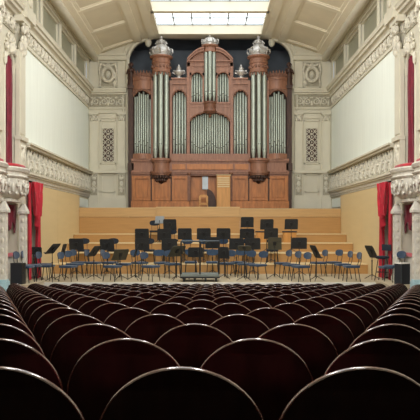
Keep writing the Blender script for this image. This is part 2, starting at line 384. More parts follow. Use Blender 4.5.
    for (uc, nx, lab) in ((19.42, .21, 'carved ivory pillar nearest the stage curtain on the %s'), (17.5, .23, 'carved ivory pillar with bluish-lit base at the %s picture edge')):
        L = (s * (W - nx), uc, 0); t = thing('carved_pillar', L, lab % nm, 'pillar', 'carved box pillars')
        zb = .085 if uc > 19 else zfloor(17.5) + .02
        m = MB(T); m.box(uc - .10, uc + .10, .28, 2.12, nx - .09, nx + .09)
        m.build('shaft', M['ivory'], t, L)
        m = MB(T)
        for v in (.5, .78, 1.06, 1.34, 1.62, 1.9):
            leaf(m, uc, v, .05, .09, .02, nx + .09)
            m.ell((uc - .10, v, nx), .02, .09, .05, 8, 4); m.ell((uc + .10, v, nx), .02, .09, .05, 8, 4)
        m.build('carved_relief', M['carve'], t, L)
        m = MB(T); m.box(uc - .15, uc + .15, 2.10, 2.17, nx - .14, nx + .14)
        P = [(uc - .15, nx - .14), (uc + .15, nx - .14), (uc + .15, nx + .14), (uc - .15, nx + .14)]; Q = [(uc + (a - uc) * .35, nx + (b - nx) * .35) for a, b in P]
        i = [m.v((a, 2.17, b)) for a, b in P]; j = [m.v((a, 2.40, b)) for a, b in Q]
        for k in range(4): m.f((i[k], i[(k + 1) % 4], j[(k + 1) % 4], j[k]))
        m.f(i); m.f(j); m.build('capital', M['ivory'], t, L)
        m = MB(T); m.box(uc - .15, uc + .15, zb, .22, nx - .13, nx + .13); m.box(uc - .125, uc + .125, .22, .28, nx - .11, nx + .11)
        m.build('base', M['bluelit'] if uc < 19 else M['ivory'], t, L)
    # low parapet in the lower box, with cushion, and red valance
    m = MB(T); m.box(17.76, 19.54, .085, .82, -.16, -.02); trim(m, M['ivory'])
    m = MB(T); m.box(17.78, 19.5, .825, .93, -.20, .02); tag(m.build('parapet_cushion', M['red'], bevel=.03), 'long red cushion on the low box parapet behind the %s loudspeaker' % nm, 'cushion', 'parapet cushions')
    def curtain(mm, u0, u1, v0, v1, n0, amp, waves, wf=lambda t: 1, hem=lambda q: 0, nu=48, nv=10, thick=.02, ph=0):
        uc = (u0 + u1) / 2; hw = (u1 - u0) / 2
        def base(a, b, o):
            q = (2 * a - 1); k = wf(b); u = uc + q * hw * k
            v = v0 + (v1 - v0) * b + hem(a) * b
            return (u, v, n0 + o + amp * (sin(a * waves * 2 * pi + ph + .8 * sin(3 * b)) + .35 * sin(a * waves * 4.7 * pi + 1 + 2 * b)))
        mm.sheet(lambda a, b: base(a, b, 0), lambda a, b: base(a, b, thick), nu, nv)
    m = MB(T); curtain(m, 17.8, 19.5, 2.36, 1.72, -.07, .03, 7, hem=lambda q: .3 * sin(pi * q * 3) ** 2 - .2 * q)
    tag(m.build('box_valance', M['crimson']), 'crimson valance hanging in the lower box opening on the %s' % nm, 'curtain', 'box valances')
    # tall curtain in the upper niche
    m = MB(T); curtain(m, 18.42, 19.16, 6.68, 3.52, -.045, .03, 4, wf=lambda t: (.75 + .5 * t) if t < .25 else (.88 - .18 * sin(pi * (t - .25) / .75)), nv=18)
    tag(m.build('niche_curtain', M['crimson']), 'tall crimson curtain in the arched upper niche on the %s wall' % nm, 'curtain', 'niche curtains')
    # stage door curtain: two long drapes and a gathered swag
    L = (s * W, 21.2, 3.1); t = thing('stage_curtain', L, 'bright red stage door curtain with gathered swag on the %s wall' % nm, 'curtain', 'red stage door curtains')
    m = MB(T); curtain(m, 21.2, 21.75, 3.12, .02, .11, .04, 4, wf=lambda t: 1 - .35 * sin(pi * min(1, t * 1.2)) ** 2, nv=16); m.build('long_drape', M['red'], t, L)
    m = MB(T); curtain(m, 20.36, 20.62, 3.12, .02, .09, .03, 2, nv=12, nu=20); m.build('narrow_drape', M['red'], t, L)
    m = MB(T); curtain(m, 20.40, 21.5, 3.14, 2.05, .22, .06, 5, wf=lambda t: 1 - .45 * t, hem=lambda q: -.35 * sin(pi * q) ** 2 + .1 * sin(9 * q), nv=14); m.build('swag', M['red'], t, L)
    m = MB(T); m.tube([(20.32, 3.14, .13), (21.77, 3.14, .13)], .025, 8); m.build('curtain_rod', M['iron'], t, L)

# ------------------------------------------------------------------ organ wall with arch
Tr = lambda u, v, n: (u, YR - n, v)
AX = 3.93
m = MB(Tr)
for s in (-1, 1):
    m.box(s * AX, s * W, 0, 9.0, -.4, 0)
    P = [(s * W, 9.0), (s * AX, 9.0), (s * AX, 9.6)] + [(s * (AX - .93 * (1 - cos(pi / 2 * k / 10))), 9.6 + 1.06 * sin(pi / 2 * k / 10)) for k in range(1, 11)] + [(s * 3.0, 10.98), (s * W, 10.98)]
    A = [m.v((u, v, -.4)) for u, v in P]; B = [m.v((u, v, 0)) for u, v in P]; m.f(A); m.f(B)
    for k in range(len(P)): k2 = (k + 1) % len(P); m.f((A[k], A[k2], B[k2], B[k]))
m.box(-3.0, 3.0, 10.8, 10.98, -.4, 0)
struct('wall_back', m, M['cream'])
m = MB()
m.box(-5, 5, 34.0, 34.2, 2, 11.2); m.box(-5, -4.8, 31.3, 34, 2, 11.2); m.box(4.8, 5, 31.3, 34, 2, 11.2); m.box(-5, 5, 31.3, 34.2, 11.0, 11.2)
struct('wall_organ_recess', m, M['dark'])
for s in (-1, 1):
    nm = SN[s]
    # arch moulding
    m = MB(Tr); pts = [(s * (AX + .02), 2.6, .03), (s * (AX + .02), 9.6, .03)] + [(s * (AX + .02 - .95 * (1 - cos(pi / 2 * k / 10))), 9.6 + 1.08 * sin(pi / 2 * k / 10), .03) for k in range(1, 11)]
    m.tube(pts, .09, 8)
    m.tube([(p[0] + s * .22, p[1] + (.22 if k > 1 else 0) * (k / 11), .02) for k, p in enumerate(pts)], .05, 6)
    m.ell((s * 2.95, 10.52, .05), .16, .22, .14, 10, 6)
    trim(m, M['cream'])
    x0, x1 = 4.0, 5.72
    def sx(a, b): return (min(s * a, s * b), max(s * a, s * b))
    m = MB(Tr)
    def bx(mm, a, b, v0, v1, n0, n1): q = sx(a, b); mm.box(q[0], q[1], v0, v1, n0, n1)
    bx(m, AX + .05, W, 9.66, 9.86, 0, .2); bx(m, AX + .05, W, 9.86, 9.94, 0, .28)
    bx(m, AX + .05, W, 8.02, 8.10, 0, .14); bx(m, AX + .05, W, 8.10, 8.20, 0, .26); bx(m, AX + .05, W, 8.20, 8.28, 0, .32)
    bx(m, AX + .05, W, 7.34, 7.42, 0, .08); bx(m, AX + .05, W, 7.14, 7.2, 0, .08)
    bx(m, AX + .05, W, 4.26, 4.36, 0, .16); bx(m, AX + .05, W, 4.36, 4.42, 0, .1); bx(m, AX + .05, W, 2.55, 3.15, 0, .06)
    bx(m, 4.55, 5.25, 4.42, 4.62, 0, .12)
    for a, b in ((4.05, 4.42), (5.36, 5.75)):
        bx(m, a, b, 4.42, 6.75, 0, .10); bx(m, a + .06, b - .06, 4.55, 6.7, .1, .115)
        bx(m, a, b, 2.55, 4.26, 0, .10); bx(m, a - .03, b + .03, 2.55, 3.1, .08, .14)
        bx(m, a - .03, b + .03, 7.05, 7.14, 0, .16)
        bx(m, a, b, 8.35, 9.6, 0, .06)
    # panel frames
    for (a, b, v0, v1) in ((4.50, 5.26, 4.70, 6.80), (4.55, 5.21, 2.65, 4.2), (4.47, 5.29, 8.36, 9.6)):
        w = .05
        bx(m, a, a + w, v0, v1, 0, .05); bx(m, b - w, b, v0, v1, 0, .05); bx(m, a, b, v0, v0 + w, 0, .05); bx(m, a, b, v1 - w, v1, 0, .05)
    bx(m, 4.55, 5.21, 3.35, 3.4, 0, .05)
    bx(m, 4.50, 5.22, 6.88, 7.08, 0, .06)
    trim(m, M['cream'])
    # carved frieze, capitals, dado carvings
    m = MB(Tr)
    for k in range(4):
        u = s * (4.28 + .40 * k); spiral(m, u, 7.7, .18, R(90), 1.5, .04, .05, 1 if k % 2 else -1); leaf(m, u + s * .2, 7.62, .06, .13, .07, .02); leaf(m, u + s * .2, 7.87, .1, .05, .06, .02)
    for a in (4.235, 5.55):
        u = s * a
        for g in (-1, 1): spiral(m, u + g * .12, 6.95, .09, R(90), 1.2, .03, .12, g); leaf(m, u + g * .1, 6.82, .05, .1, .05, .1)
        leaf(m, u, 6.9, .06, .16, .07, .1)
        leaf(m, u, 3.75, .10, .16, .05, .1); leaf(m, u, 4.0, .12, .08, .05, .1); leaf(m, u, 3.45, .07, .14, .05, .1)
        for g in (-1, 1): spiral(m, u + g * .09, 3.55, .07, R(90), 1.1, .02, .11, g); spiral(m, u + g * .09, 4.1, .06, R(90), 1.1, .02, .11, g)
    trim(m, M['carve'])
    m = MB(Tr); bx(m, AX + .06, W, 7.44, 8.0, 0, .012); bx(m, 4.53, 5.23, 8.42, 9.54, 0, .012)
    for a, b in ((4.08, 4.39), (5.40, 5.71)): bx(m, a, b, 3.2, 4.2, .10, .112); bx(m, a, b, 6.78, 7.04, .0, .1)
    trim(m, M['carve_shade'])
    # wreath relief
    L = (s * 4.88, YR, 8.98)
    t = thing('wall_relief', L, 'carved wreath and ribbon relief high on the wall %s of the organ' % nm, 'wall relief', 'carved wreath reliefs')
    m = MB(Tr); c = (s * 4.88, 8.98)
    m.tube([(c[0] + .27 * cos(a), c[1] + .33 * sin(a), .10) for a in [2 * pi * k / 24 for k in range(24)]], .085, 8, True)
    for k in range(24): a = 2 * pi * k / 24; leaf(m, c[0] + .29 * cos(a), c[1] + .35 * sin(a), .06, .06, .05, .1)
    m.build('wreath', M['carve'], t, L)
    m = MB(Tr)
    for g in (-1, 1):
        m.tube([(c[0] + g * .08, c[1] + .4, .05), (c[0] + g * .35, c[1] + .5, .06), (c[0] + g * .42, c[1] + .2, .05), (c[0] + g * .36, c[1] - .1, .05), (c[0] + g * .40, c[1] - .5, .04)], [.07, .10, .07, .06, .04], 6)
    leaf(m, c[0], c[1] + .46, .12, .1, .07, .04); leaf(m, c[0] + .3 * -s, c[1] - .42, .08, .16, .05, .03)
    m.build('ribbon', M['carve'], t, L)
    m = MB(Tr); leaf(m, c[0], c[1], .12, .2, .09, .02); m.build('lyre', M['carve'], t, L)
    # pierced grille
    L = (s * 4.88, YR, 5.6); g0, g1, v0, v1 = 4.62, 5.14, 4.82, 6.40
    t = thing('wall_grille', L, 'tall dark pierced lattice grille set in the wall %s of the organ' % nm, 'wall grille', 'pierced wall grilles')
    m = MB(Tr); bx(m, g0, g1, v0, v1, 0, .015); m.build('back_plate', M['oakdk'], t, L)
    m = MB(Tr)
    for a, b, c0, c1 in ((g0 - .05, g0, v0 - .05, v1 + .05), (g1, g1 + .05, v0 - .05, v1 + .05), (g0, g1, v0 - .05, v0), (g0, g1, v1, v1 + .05)): bx(m, a, b, c0, c1, 0, .06)
    m.build('grille_frame', M['cream'], t, L)
    m = MB(Tr); uc = s * 4.88
    for k in range(6):
        v = v0 + .13 + k * .264
        m.tube([(uc + .115 * cos(a), v + .12 * sin(a), .03) for a in [2 * pi * q / 12 for q in range(12)]], .018, 5, True)
        for g in (-1, 1):
            m.tube([(uc + g * .25, v + .13 * q, .03) if q else (uc + g * .11, v, .03) for q in (-1, 0, 1)], .018, 5)
            leaf(m, uc + g * .2, v, .04, .03, .02, .03)
        leaf(m, uc, v, .03, .06, .02, .03)
    m.build('lattice', M['carve'], t, L)

# ------------------------------------------------------------------ ceiling with coffers and skylight
ex, ez, ix, iz = 5.62, 9.86, 2.62, 10.86
def cz(x): t = (ex - abs(x)) / (ex - ix); return ez + (iz - ez) * (t ** .9)
m = MB()
for s in (-1, 1):
    n = 10
    lo = []; hi = []
    for yy in (YB, YR):
        lo.append([m.v((s * (ex + .5 - (ex + .5 - ix) * k / n), yy, cz(min(ex, ex + .5 - (ex + .5 - ix) * k / n)))) for k in range(n + 1)])
        hi.append([m.v((s * (ex + .5 - (ex + .5 - ix) * k / n), yy, cz(min(ex, ex + .5 - (ex + .5 - ix) * k / n)) + .3)) for k in range(n + 1)])
    for k in range(n):
        m.f((lo[0][k], lo[0][k + 1], lo[1][k + 1], lo[1][k])); m.f((hi[0][k], hi[1][k], hi[1][k + 1], hi[0][k + 1]))
    m.f(lo[0] + hi[0][::-1]); m.f(lo[1] + hi[1][::-1])
struct('ceiling', m, M['ceil_dk'])
RIBY = [30.55 - 2.76 * k for k in range(14)]
for s in (-1, 1):
    m = MB()
    def slope_box(xa, xb, ya, yb, d):
        za, zb = cz(xa), cz(xb)
        m.hexa([(s * xa, ya, za - d), (s * xb, ya, zb - d), (s * xb, yb, zb - d), (s * xa, yb, za - d), (s * xa, ya, za + .1), (s * xb, ya, zb + .1), (s * xb, yb, zb + .1), (s * xa, yb, za + .1)])
    slope_box(5.62, 5.12, YB, YR, .10); slope_box(3.55, 3.25, YB, YR, .10); slope_box(2.9, 2.5, YB, YR, .14); slope_box(3.25, 2.9, YB, YR, .04)
    slope_box(5.12, 5.0, YB, YR, .04); slope_box(3.67, 3.55, YB, YR, .04)
    for y in RIBY:
        if y < YB: break
        slope_box(5.12, 4.3, y - .14, y + .14, .055); slope_box(4.3, 3.55, y - .14, y + .14, .055)
        slope_box(5.0, 4.3, y - .24, y - .14, .025); slope_box(4.3, 3.67, y - .24, y - .14, .025); slope_box(5.0, 4.3, y + .14, y + .24, .025); slope_box(4.3, 3.67, y + .14, y + .24, .025)
    trim(m, M['ceil'])
# skylight well, beams and panes
m = MB()
for s in (-1, 1): m.box(s * 2.5, s * 2.66, YB, 30.25, 10.72, 11.35); m.box(s * 2.40, s * 2.5, YB, 30.2, 10.74, 10.86)
m.box(-3.05, 3.05, 30.2, YR, 10.74, 11.35)
trim(m, M['ceil'])
m = MB()
for k in range(1, 14):
    y = 30.2 - 3.05 * k
    if y < YB: break
    m.box(-2.5, 2.5, y - .14, y + .14, 10.74, 11.3)
trim(m, M['ceil'])
wn = 13
for k in range(11):
    y1 = 30.2 - 3.05 * k - (.14 if k else 0); y0 = 30.2 - 3.05 * (k + 1) + .14
    m = MB(); z = 11.2
    for q in range(7): x = -2.5 + 5.0 * q / 6; m.box(x - .03, x + .03, y0, y1, z - .05, z)
    for q in range(4): y = y0 + (y1 - y0) * q / 3; m.box(-2.5, 2.5, y - .025, y + .025, z - .05, z)
    w = struct('window_%d' % wn, m, M['tin']); wn += 1
    m = MB(); m.box(-2.5, 2.5, y0, y1, z, z + .02); m.build('pane', M['skyglass'], w)
# hall end behind
m = MB(); m.box(-W - .4, W + .4, YB - .3, YB, -2, 11.3); struct('wall_front', m, M['cream'])

# ------------------------------------------------------------------ the organ
OY = 30.3; S = OY / F
def ox(p): return (p - 210) * S
def oz(p): return CZ + (226 - p) * S
OL = (0, OY, 2.5)
organ = thing('pipe_organ', OL, 'large dark oak pipe organ with grey pipes and domed towers filling the arch', 'pipe organ')
def op(m, name, mt, label=None, parent=None, bevel=0):
    o = m.build(name, mt, organ if parent is None else parent, OL, bevel=bevel)
    if label: o['label'] = label
    return o
# lower case
m = MB(); m.box(ox(131.5), ox(190), OY + .1, 31.6, 2.5, oz(168)); m.box(ox(230), ox(288.5), OY + .1, 31.6, 2.5, oz(168)); m.box(ox(190), ox(230), OY + .35, 31.6, 2.5, oz(168))
m.box(ox(190), ox(230), OY + .1, OY + .36, oz(174.5), oz(168))
op(m, 'lower_case', M['oak2'])
for a, b in ((131, 189), (231, 289)):
    m = MB(); m.box(ox(a), ox(b), OY - .02, OY + .12, 2.5, oz(203)); m.box(ox(a), ox(b), OY + .02, OY + .12, oz(203) - .01, oz(201)); op(m, 'plinth', M['oak2'])
for a, b in ((133, 150.5), (152, 170.5), (172, 187.5), (232.5, 248), (249.5, 268), (269.5, 287)):
    m = MB(); x0, x1, z0, z1 = ox(a), ox(b), oz(200.5), oz(176.5); w = .10
    y = OY + .1
    m.box(x0, x0 + w, y - .08, y, z0, z1); m.box(x1 - w, x1, y - .08, y, z0, z1); m.box(x0 + w, x1 - w, y - .08, y, z0, z0 + w); m.box(x0 + w, x1 - w, y - .08, y, z1 - w, z1)
    m.box(x0 + w + .05, x1 - w - .05, y - .025, y, z0 + w + .05, z1 - w - .05)
    op(m, 'base_panel', M['oak2'])
for xc in (151.2, 171.2, 248.8, 268.8):
    m = MB(); m.box(ox(xc - .5), ox(xc + .5), OY + .0, OY + .12, oz(201), oz(175.5)); op(m, 'stile', M['oakdk'])
for xc in (189, 231):
    m = MB(); m.box(ox(xc - 1.4), ox(xc + 1.4), OY - .02, OY + .12, oz(201), oz(175)); m.ell((ox(xc), OY + .0, oz(173.5)), .09, .09, .09); op(m, 'pilaster', M['oakmid'])
TW = (161, 258.8)
# cornices
m = MB()
for z0, z1, d in ((175.5, 174, .03), (174, 172.5, .10), (172.5, 171.5, .14), (162.5, 161, .05), (161, 159.5, .12), (159.5, 158.6, .08)):
    m.box(ox(131), ox(289), OY + .1 - d, 31.4, oz(z0), oz(z1))
    for t in TW: m.lathe([(0.40 + d, oz(z0)), (.40 + d, oz(z1))], (ox(t), OY + .12, 0), 24)
op(m, 'cornice', M['oak'])
m = MB(); m.box(ox(131.5), ox(288.5), OY + .08, 31.4, oz(171.5), oz(162.5))
for t in TW: m.lathe([(.40, oz(172)), (.40, oz(162))], (ox(t), OY + .12, 0), 24)
op(m, 'frieze', M['oak'])
m = MB(); m.box(ox(187), ox(233), OY + .02, OY + .1, oz(169.5), oz(164)); 
for a in (172, 235): m.box(ox(a), ox(a + 13.5), OY + .04, OY + .1, oz(169.5), oz(164))
op(m, 'frieze_panel', M['oak2'])
m = MB(); m.box(ox(133), ox(288), OY + .5, OY + .55, oz(160), oz(78)); m.box(ox(188), ox(232), OY + .5, OY + .55, oz(78), oz(60)); op(m, 'back_board', M['oakdk'])
m = MB(); m.box(ox(134), ox(287), OY + .55, OY + 1.2, oz(160), oz(84)); m.box(ox(188), ox(232), OY + .55, OY + 1.2, oz(84), oz(62)); op(m, 'upper_case', M['oak'])
# posts between the flats
for a, b, top in ((169.6, 172, 80), (186.6, 189.8, 62), (230.2, 233.4, 62), (248, 250.4, 80), (151, 153, 80), (267, 269, 80)):
    m = MB(); m.box(ox(a), ox(b), OY + .08, OY + .5, oz(160), oz(top)); m.box(ox(a) + .03, ox(b) - .03, OY + .05, OY + .08, oz(158), oz(top + 4)); op(m, 'post', M['oak'])
for a, b in ((127.8, 133), (287, 292.2)):
    m = MB(); m.box(ox(a), ox(b), OY + .15, OY + .6, 2.5, oz(86)); m.box(ox(a) + .05, ox(b) - .05, OY + .11, OY + .15, 2.6, oz(88)); m.box(ox(a) - .02, ox(b) + .02, OY + .08, OY + .6, oz(170), oz(163)); m.box(ox(a) - .02, ox(b) + .02, OY + .05, OY + .6, oz(88), oz(85)); op(m, 'end_post', M['oakdk'])
# pipes
def pipe(x, y, zf, zt, r, zm):
    m = MB(); hf = zm - zf
    m.lathe([(r * .28, zf), (r * .4, zf + .02), (r, zm - .02), (r, zm), (r, zt - .01), (r * .86, zt)], (x, y, 0), 12)
    m.mi = 1; w = r * .55
    i = [m.v((x + q * w, y - sqrt(max(0, r * r - w * w)) - .012, zm + h)) for q, h in ((-1, .0), (1, .0), (1, .05), (-1, .05))]; m.f(i)
    m.mi = 0
    m.box(x - w, x + w, y - r - .012, y - r * .7, zm + .06, zm + .09)
    m.tube([(x - w, y - r * .95, zm + .06), (x, y - r * 1.06, zm + r * 2.4), (x + w, y - r * .95, zm + .06)], .010, 4)
    return op(m, 'pipe', [M['pipe'], M['mouth']])
for sg in (-1, 1):
    # curved outer flats
    c = ox(210 + sg * 67.8); hw = 9.0 * S
    for k in range(8):
        q = (k - 3.5) / 3.9; x = c + q * hw * .93; y = OY + .30 - .22 * cos(q * 1.3)
        pipe(x, y, oz(158), oz(91 + 3.2 * q * q * 2 + (2.5 if k % 2 else 0)), .041, oz(141 + (4 if k % 2 else 0) + 3 * abs(q)))
    def cw(z0, z1, add, mm, n=12, thick=.3):
        A = []
        for z in (z0, z1):
            A.append([mm.v((c + (2 * k / n - 1) * (hw + .03), OY + .22 - .30 * cos((2 * k / n - 1) * 1.3) - add, oz(z))) for k in range(n + 1)])
            A.append([mm.v((c + (2 * k / n - 1) * (hw + .03), OY + .5, oz(z))) for k in range(n + 1)])
        a, b, c2, d = A
        for k in range(n):
            for P, Q in ((a, b), (b, d), (d, c2), (c2, a)): mm.f((P[k], P[k + 1], Q[k + 1], Q[k]))
        mm.f((a[0], b[0], d[0], c2[0])); mm.f((a[n], b[n], d[n], c2[n]))
    m = MB(); cw(89, 87.5, .03, m); cw(87.5, 80, 0, m); cw(80, 78.5, .05, m); cw(78.5, 77.5, .09, m); ccn = op(m, 'curved_cornice', M['oak'])
    m = MB(); m2 = MB()
    for k in range(13):
        q = 2 * k / 12 - 1; x = c + q * hw; y = OY + .2 - .30 * cos(q * 1.3)
        m.ell((x, y, oz(75.5 - 1.5 * (k % 2))), .045, .04, .13 + .05 * (k % 2), 6, 4)
        spiral_pts = [(x + .06 * cos(a), y, oz(76.2) + .06 * sin(a)) for a in [2 * pi * j / 8 for j in range(8)]]; m.tube(spiral_pts, .018, 4, True)
        d = 1.5 + 5.0 * abs(q) ** 2.2
        m2.ell((x, y + .02, oz(89 + d / 2)), .052, .03, d * S * .62 + .03, 6, 4)
    op(m, 'carved_cresting', M['oakmid'], parent=ccn); op(m2, 'carved_fringe', M['oakmid'], parent=ccn)
    m = MB(); cw(159, 153.5, .02, m); op(m, 'pipe_sill', M['oak'])
    # towers
    tx = ox(TW[0] if sg < 0 else TW[1]); ty = OY + .12
    for k, a in enumerate((-58, 0, 58)):
        x = tx + .30 * sin(R(a)); y = ty - .30 * cos(R(a))
        pipe(x, y, oz(162.5), oz(71), .106, oz(145 + (5 if k != 1 else 0)))
    m = MB(); m.lathe([(.22, oz(160)), (.22, oz(70))], (tx, ty + .05, 0), 14); op(m, 'tower_core', M['oakdk'])
    m = MB(); m.lathe([(.42, oz(73)), (.44, oz(72.5)), (.44, oz(71)), (.42, oz(70.5)), (.42, oz(64)), (.45, oz(63.5)), (.45, oz(62.5)), (.43, oz(62)), (.43, oz(59)), (.48, oz(58.3)), (.54, oz(57.5)), (.54, oz(56.3)), (.3, oz(56.2))], (tx, ty, 0), 28); tcap = op(m, 'tower_cap', M['oak'])
    m = MB(); m2 = MB()
    for k in range(16):
        a = 2 * pi * k / 16; m.ell((tx + .42 * cos(a), ty + .42 * sin(a), oz(73.8 + (1.2 if k % 2 else 0))), .05, .05, .09, 6, 4)
        m2.ell((tx + .43 * cos(a), ty + .43 * sin(a), oz(67.2)), .06, .06, .08, 6, 4)
    op(m, 'carved_fringe', M['oakmid'], parent=tcap); op(m2, 'carved_band', M['oakmid'], parent=tcap)
    m = MB(); m.lathe([(.44, oz(56.2)), (.46, oz(55)), (.42, oz(54.2)), (.45, oz(53)), (.46, oz(51.5)), (.43, oz(49.5)), (.36, oz(47.5)), (.28, oz(46)), (.19, oz(44.6)), (.15, oz(43.6)), (.2, oz(42.9)), (.21, oz(42.2)), (.15, oz(41.6)), (.2, oz(40.8)), (.2, oz(40.2)), (.12, oz(39.4)), (.06, oz(38.6)), (.05, oz(38)), (.1, oz(37.2)), (.1, oz(36.4)), (.03, oz(35.4)), (.01, oz(34.4))], (tx, ty, 0), 24)
    d = op(m, 'dome', M['silver'], 'silvery onion dome with finial')
    for k in range(8):
        m = MB(); a = 2 * pi * k / 8
        P = lambda r, z: (tx + r * cos(a), ty + r * sin(a), oz(z))
        m.tube([P(.46, 54.5), P(.54, 52), P(.52, 49), P(.44, 48.3), P(.42, 50), P(.46, 50.5)], [.04, .045, .045, .04, .03, .02], 6)
        m.tube([P(.42, 49), P(.3, 46.5), P(.2, 44), P(.27, 43), P(.25, 41.5), P(.18, 41.4)], [.03, .025, .03, .035, .03, .02], 5)
        op(m, 'dome_scroll', M['silver'], parent=d)
    m = MB(); m.lathe([(.04, oz(184)), (.1, oz(183)), (.14, oz(181.5)), (.12, oz(180)), (.22, oz(178.5)), (.28, oz(176.5)), (.34, oz(175)), (.40, oz(173.8)), (.40, oz(172.5))], (tx, ty - .0, 0), 18)
    for k in range(9):
        a = R(-180 + 22.5 * k); m.ell((tx + .33 * cos(a), ty + .33 * sin(a), oz(176.5)), .07, .07, .12, 6, 4); m.ell((tx + .24 * cos(a), ty + .24 * sin(a), oz(179.8)), .06, .06, .1, 6, 4)
    for g in (-1, 1): m.tube([(tx + g * .3, ty - .1, oz(177)), (tx + g * .5, ty - .08, oz(178)), (tx + g * .48, ty - .08, oz(175.5)), (tx + g * .38, ty - .1, oz(175))], [.06, .06, .05, .04], 6)
    op(m, 'corbel', M['oakdk'], 'dark carved corbel under the tower')
    # intermediate flats
    a, b = (172, 186.6) if sg < 0 else (233.4, 248)
    for k in range(5):
        q = (k - 2) / 2.2; x = ox((a + b) / 2) + q * (b - a) / 2 * S * .86
        pipe(x, OY + .27, oz(158.5), oz(91 + 3 * q * q + (0 if k % 2 else .5)), .056, oz(139 + 5 * (1 - abs(q)) + (3 if k % 2 else 0)))
    def arch_plate(mm, a, b, ztop_, zsp, zcr, y0, y1, n=12):
        P = [(ox(a), oz(ztop_)), (ox(a), oz(zsp))] + [(ox(a + (b - a) * (1 - cos(pi * k / n)) / 2), oz(zsp + (zcr - zsp) * sin(pi * k / n))) for k in range(1, n)] + [(ox(b), oz(zsp)), (ox(b), oz(ztop_))]
        mm.prism(P, 'y', y0, y1)
    m = MB(); arch_plate(m, a, b, 84, 96, 89.5, OY + .14, OY + .26); op(m, 'arch_head', M['oak'])
    m = MB(); P = [(ox(a + 1 + (b - a - 2) * (1 - cos(pi * k / 12)) / 2), OY + .12, oz(96 - 6.8 * sin(pi * k / 12))) for k in range(13)]; m.tube(P, .03, 6)
    for k in (2, 4, 6, 8, 10): m.ell((P[k][0], OY + .12, P[k][2] - .03), .04, .03, .05, 6, 4)
    op(m, 'arch_moulding', M['oakmid'])
    m = MB(); m.box(ox(a), ox(b), OY + .06, OY + .5, oz(84), oz(82.6)); m.box(ox(a), ox(b), OY + .1, OY + .5, oz(82.6), oz(79)); m.box(ox(a - 1), ox(b), OY + .03, OY + .5, oz(79), oz(77.4)); op(m, 'entablature', M['oak'])
    m = MB(); m.box(ox(a), ox(b), OY + .06, OY + .5, oz(159), oz(153.5)); op(m, 'pipe_sill', M['oak'])
    ux = ox(178.6 if sg < 0 else 241.4)
    m = MB(); m.lathe([(.16, oz(77.4)), (.16, oz(76.4)), (.07, oz(75.6)), (.09, oz(74.8)), (.22, oz(72.6)), (.24, oz(71)), (.2, oz(69.6)), (.1, oz(68.8)), (.12, oz(68)), (.12, oz(67)), (.05, oz(66)), (.06, oz(65)), (.01, oz(63))], (ux, OY + .25, 0), 16)
    for g in (-1, 1): m.tube([(ux + g * .18, OY + .25, oz(73)), (ux + g * .3, OY + .25, oz(71.5)), (ux + g * .26, OY + .25, oz(69.5)), (ux + g * .17, OY + .25, oz(69.6))], .03, 5)
    op(m, 'urn', M['silver'], 'small silvery urn finial')
    # upper small flats
    a, b = (189.8, 204) if sg < 0 else (216, 230.2)
    for k in range(5):
        q = (k - 2) / 2.3; x = ox((a + b) / 2) + q * 6.0 * S
        pipe(x, OY + .27, oz(102), oz(72.5 + 3.5 * q * q), .052, oz(97 - 4 * (1 - abs(q))))
    m = MB(); arch_plate(m, a, b, 66, 77.5, 71.5, OY + .12, OY + .26); op(m, 'arch_head', M['oak'])
    m = MB(); m.box(ox(a), ox(a + 1.6), OY + .12, OY + .4, oz(102), oz(72)); m.box(ox(b - 1.6), ox(b), OY + .12, OY + .4, oz(102), oz(72)); op(m, 'jamb', M['oak'])
    m = MB(); P = [(ox(a + 1.6 + (b - a - 3.2) * (1 - cos(pi * k / 12)) / 2), OY + .11, oz(77.5 - 6 * sin(pi * k / 12))) for k in range(13)]; m.tube(P, .03, 6); op(m, 'arch_moulding', M['oakmid'])
    # curved half pediment
    m = MB(); n = 12; xa, xb = (187, 204) if sg < 0 else (233, 216)
    up = []; lo = []
    for k in range(n + 1):
        t = k / n; x = ox(xa + (xb - xa) * t); h = 60 - 11.5 * sin(pi / 2 * t) ** .9; up.append((x, oz(h))); lo.append((x, oz(h + 3)))
    m.prism(up + lo[::-1], 'y', OY - .05, OY + .5); m.prism([(p[0], p[1] + .05) for p in up] + [(p[0], p[1] - .03) for p in up[::-1]], 'y', OY - .12, OY + .5)
    op(m, 'half_pediment', M['oak'])
    m = MB(); m.prism([(ox(xa), oz(61))] + lo + [(ox(xb), oz(61))], 'y', OY + .15, OY + .45); op(m, 'tympanum', M['oak'])
    m = MB(); m.box(ox(min(xa, xb)), ox(max(xa, xb)), OY - .03, OY + .5, oz(61.5), oz(60)); m.box(ox(min(xa, xb)), ox(max(xa, xb)), OY + .08, OY + .5, oz(66), oz(61.5)); op(m, 'entablature', M['oak'])
    # angel figure
    fx = ox(210 + sg * 79.6); fy = OY + .28; zb = oz(85)
    m = MB(); m.lathe([(.17, 0), (.19, .04), (.16, .2), (.15, .4), (.13, .55), (.15, .68), (.165, .78), (.10, .86), (.055, .89), (.055, .92), (.09, .96), (.105, 1.03), (.09, 1.1), (.04, 1.14)], (fx, fy, zb), 14, 1, .85)
    m.tube([(fx - .13, fy, zb + .78), (fx - .2, fy - .08, zb + .6), (fx - .05, fy - .22, zb + .62)], [.055, .045, .035], 7); m.tube([(fx + .13, fy, zb + .78), (fx + .21, fy - .06, zb + .6), (fx + .06, fy - .22, zb + .68)], [.055, .045, .035], 7)
    m.ell((fx, fy - .1, zb + 1.03), .02, .03, .025)
    m.tube([(fx - .03, fy - .24, zb + .66), (fx + sg * .08, fy - .3, zb + 1.0)], [.015, .03], 6)
    op(m, 'statue', M['oakdk'], 'dark carved robed figure on the end post')
    m = MB()
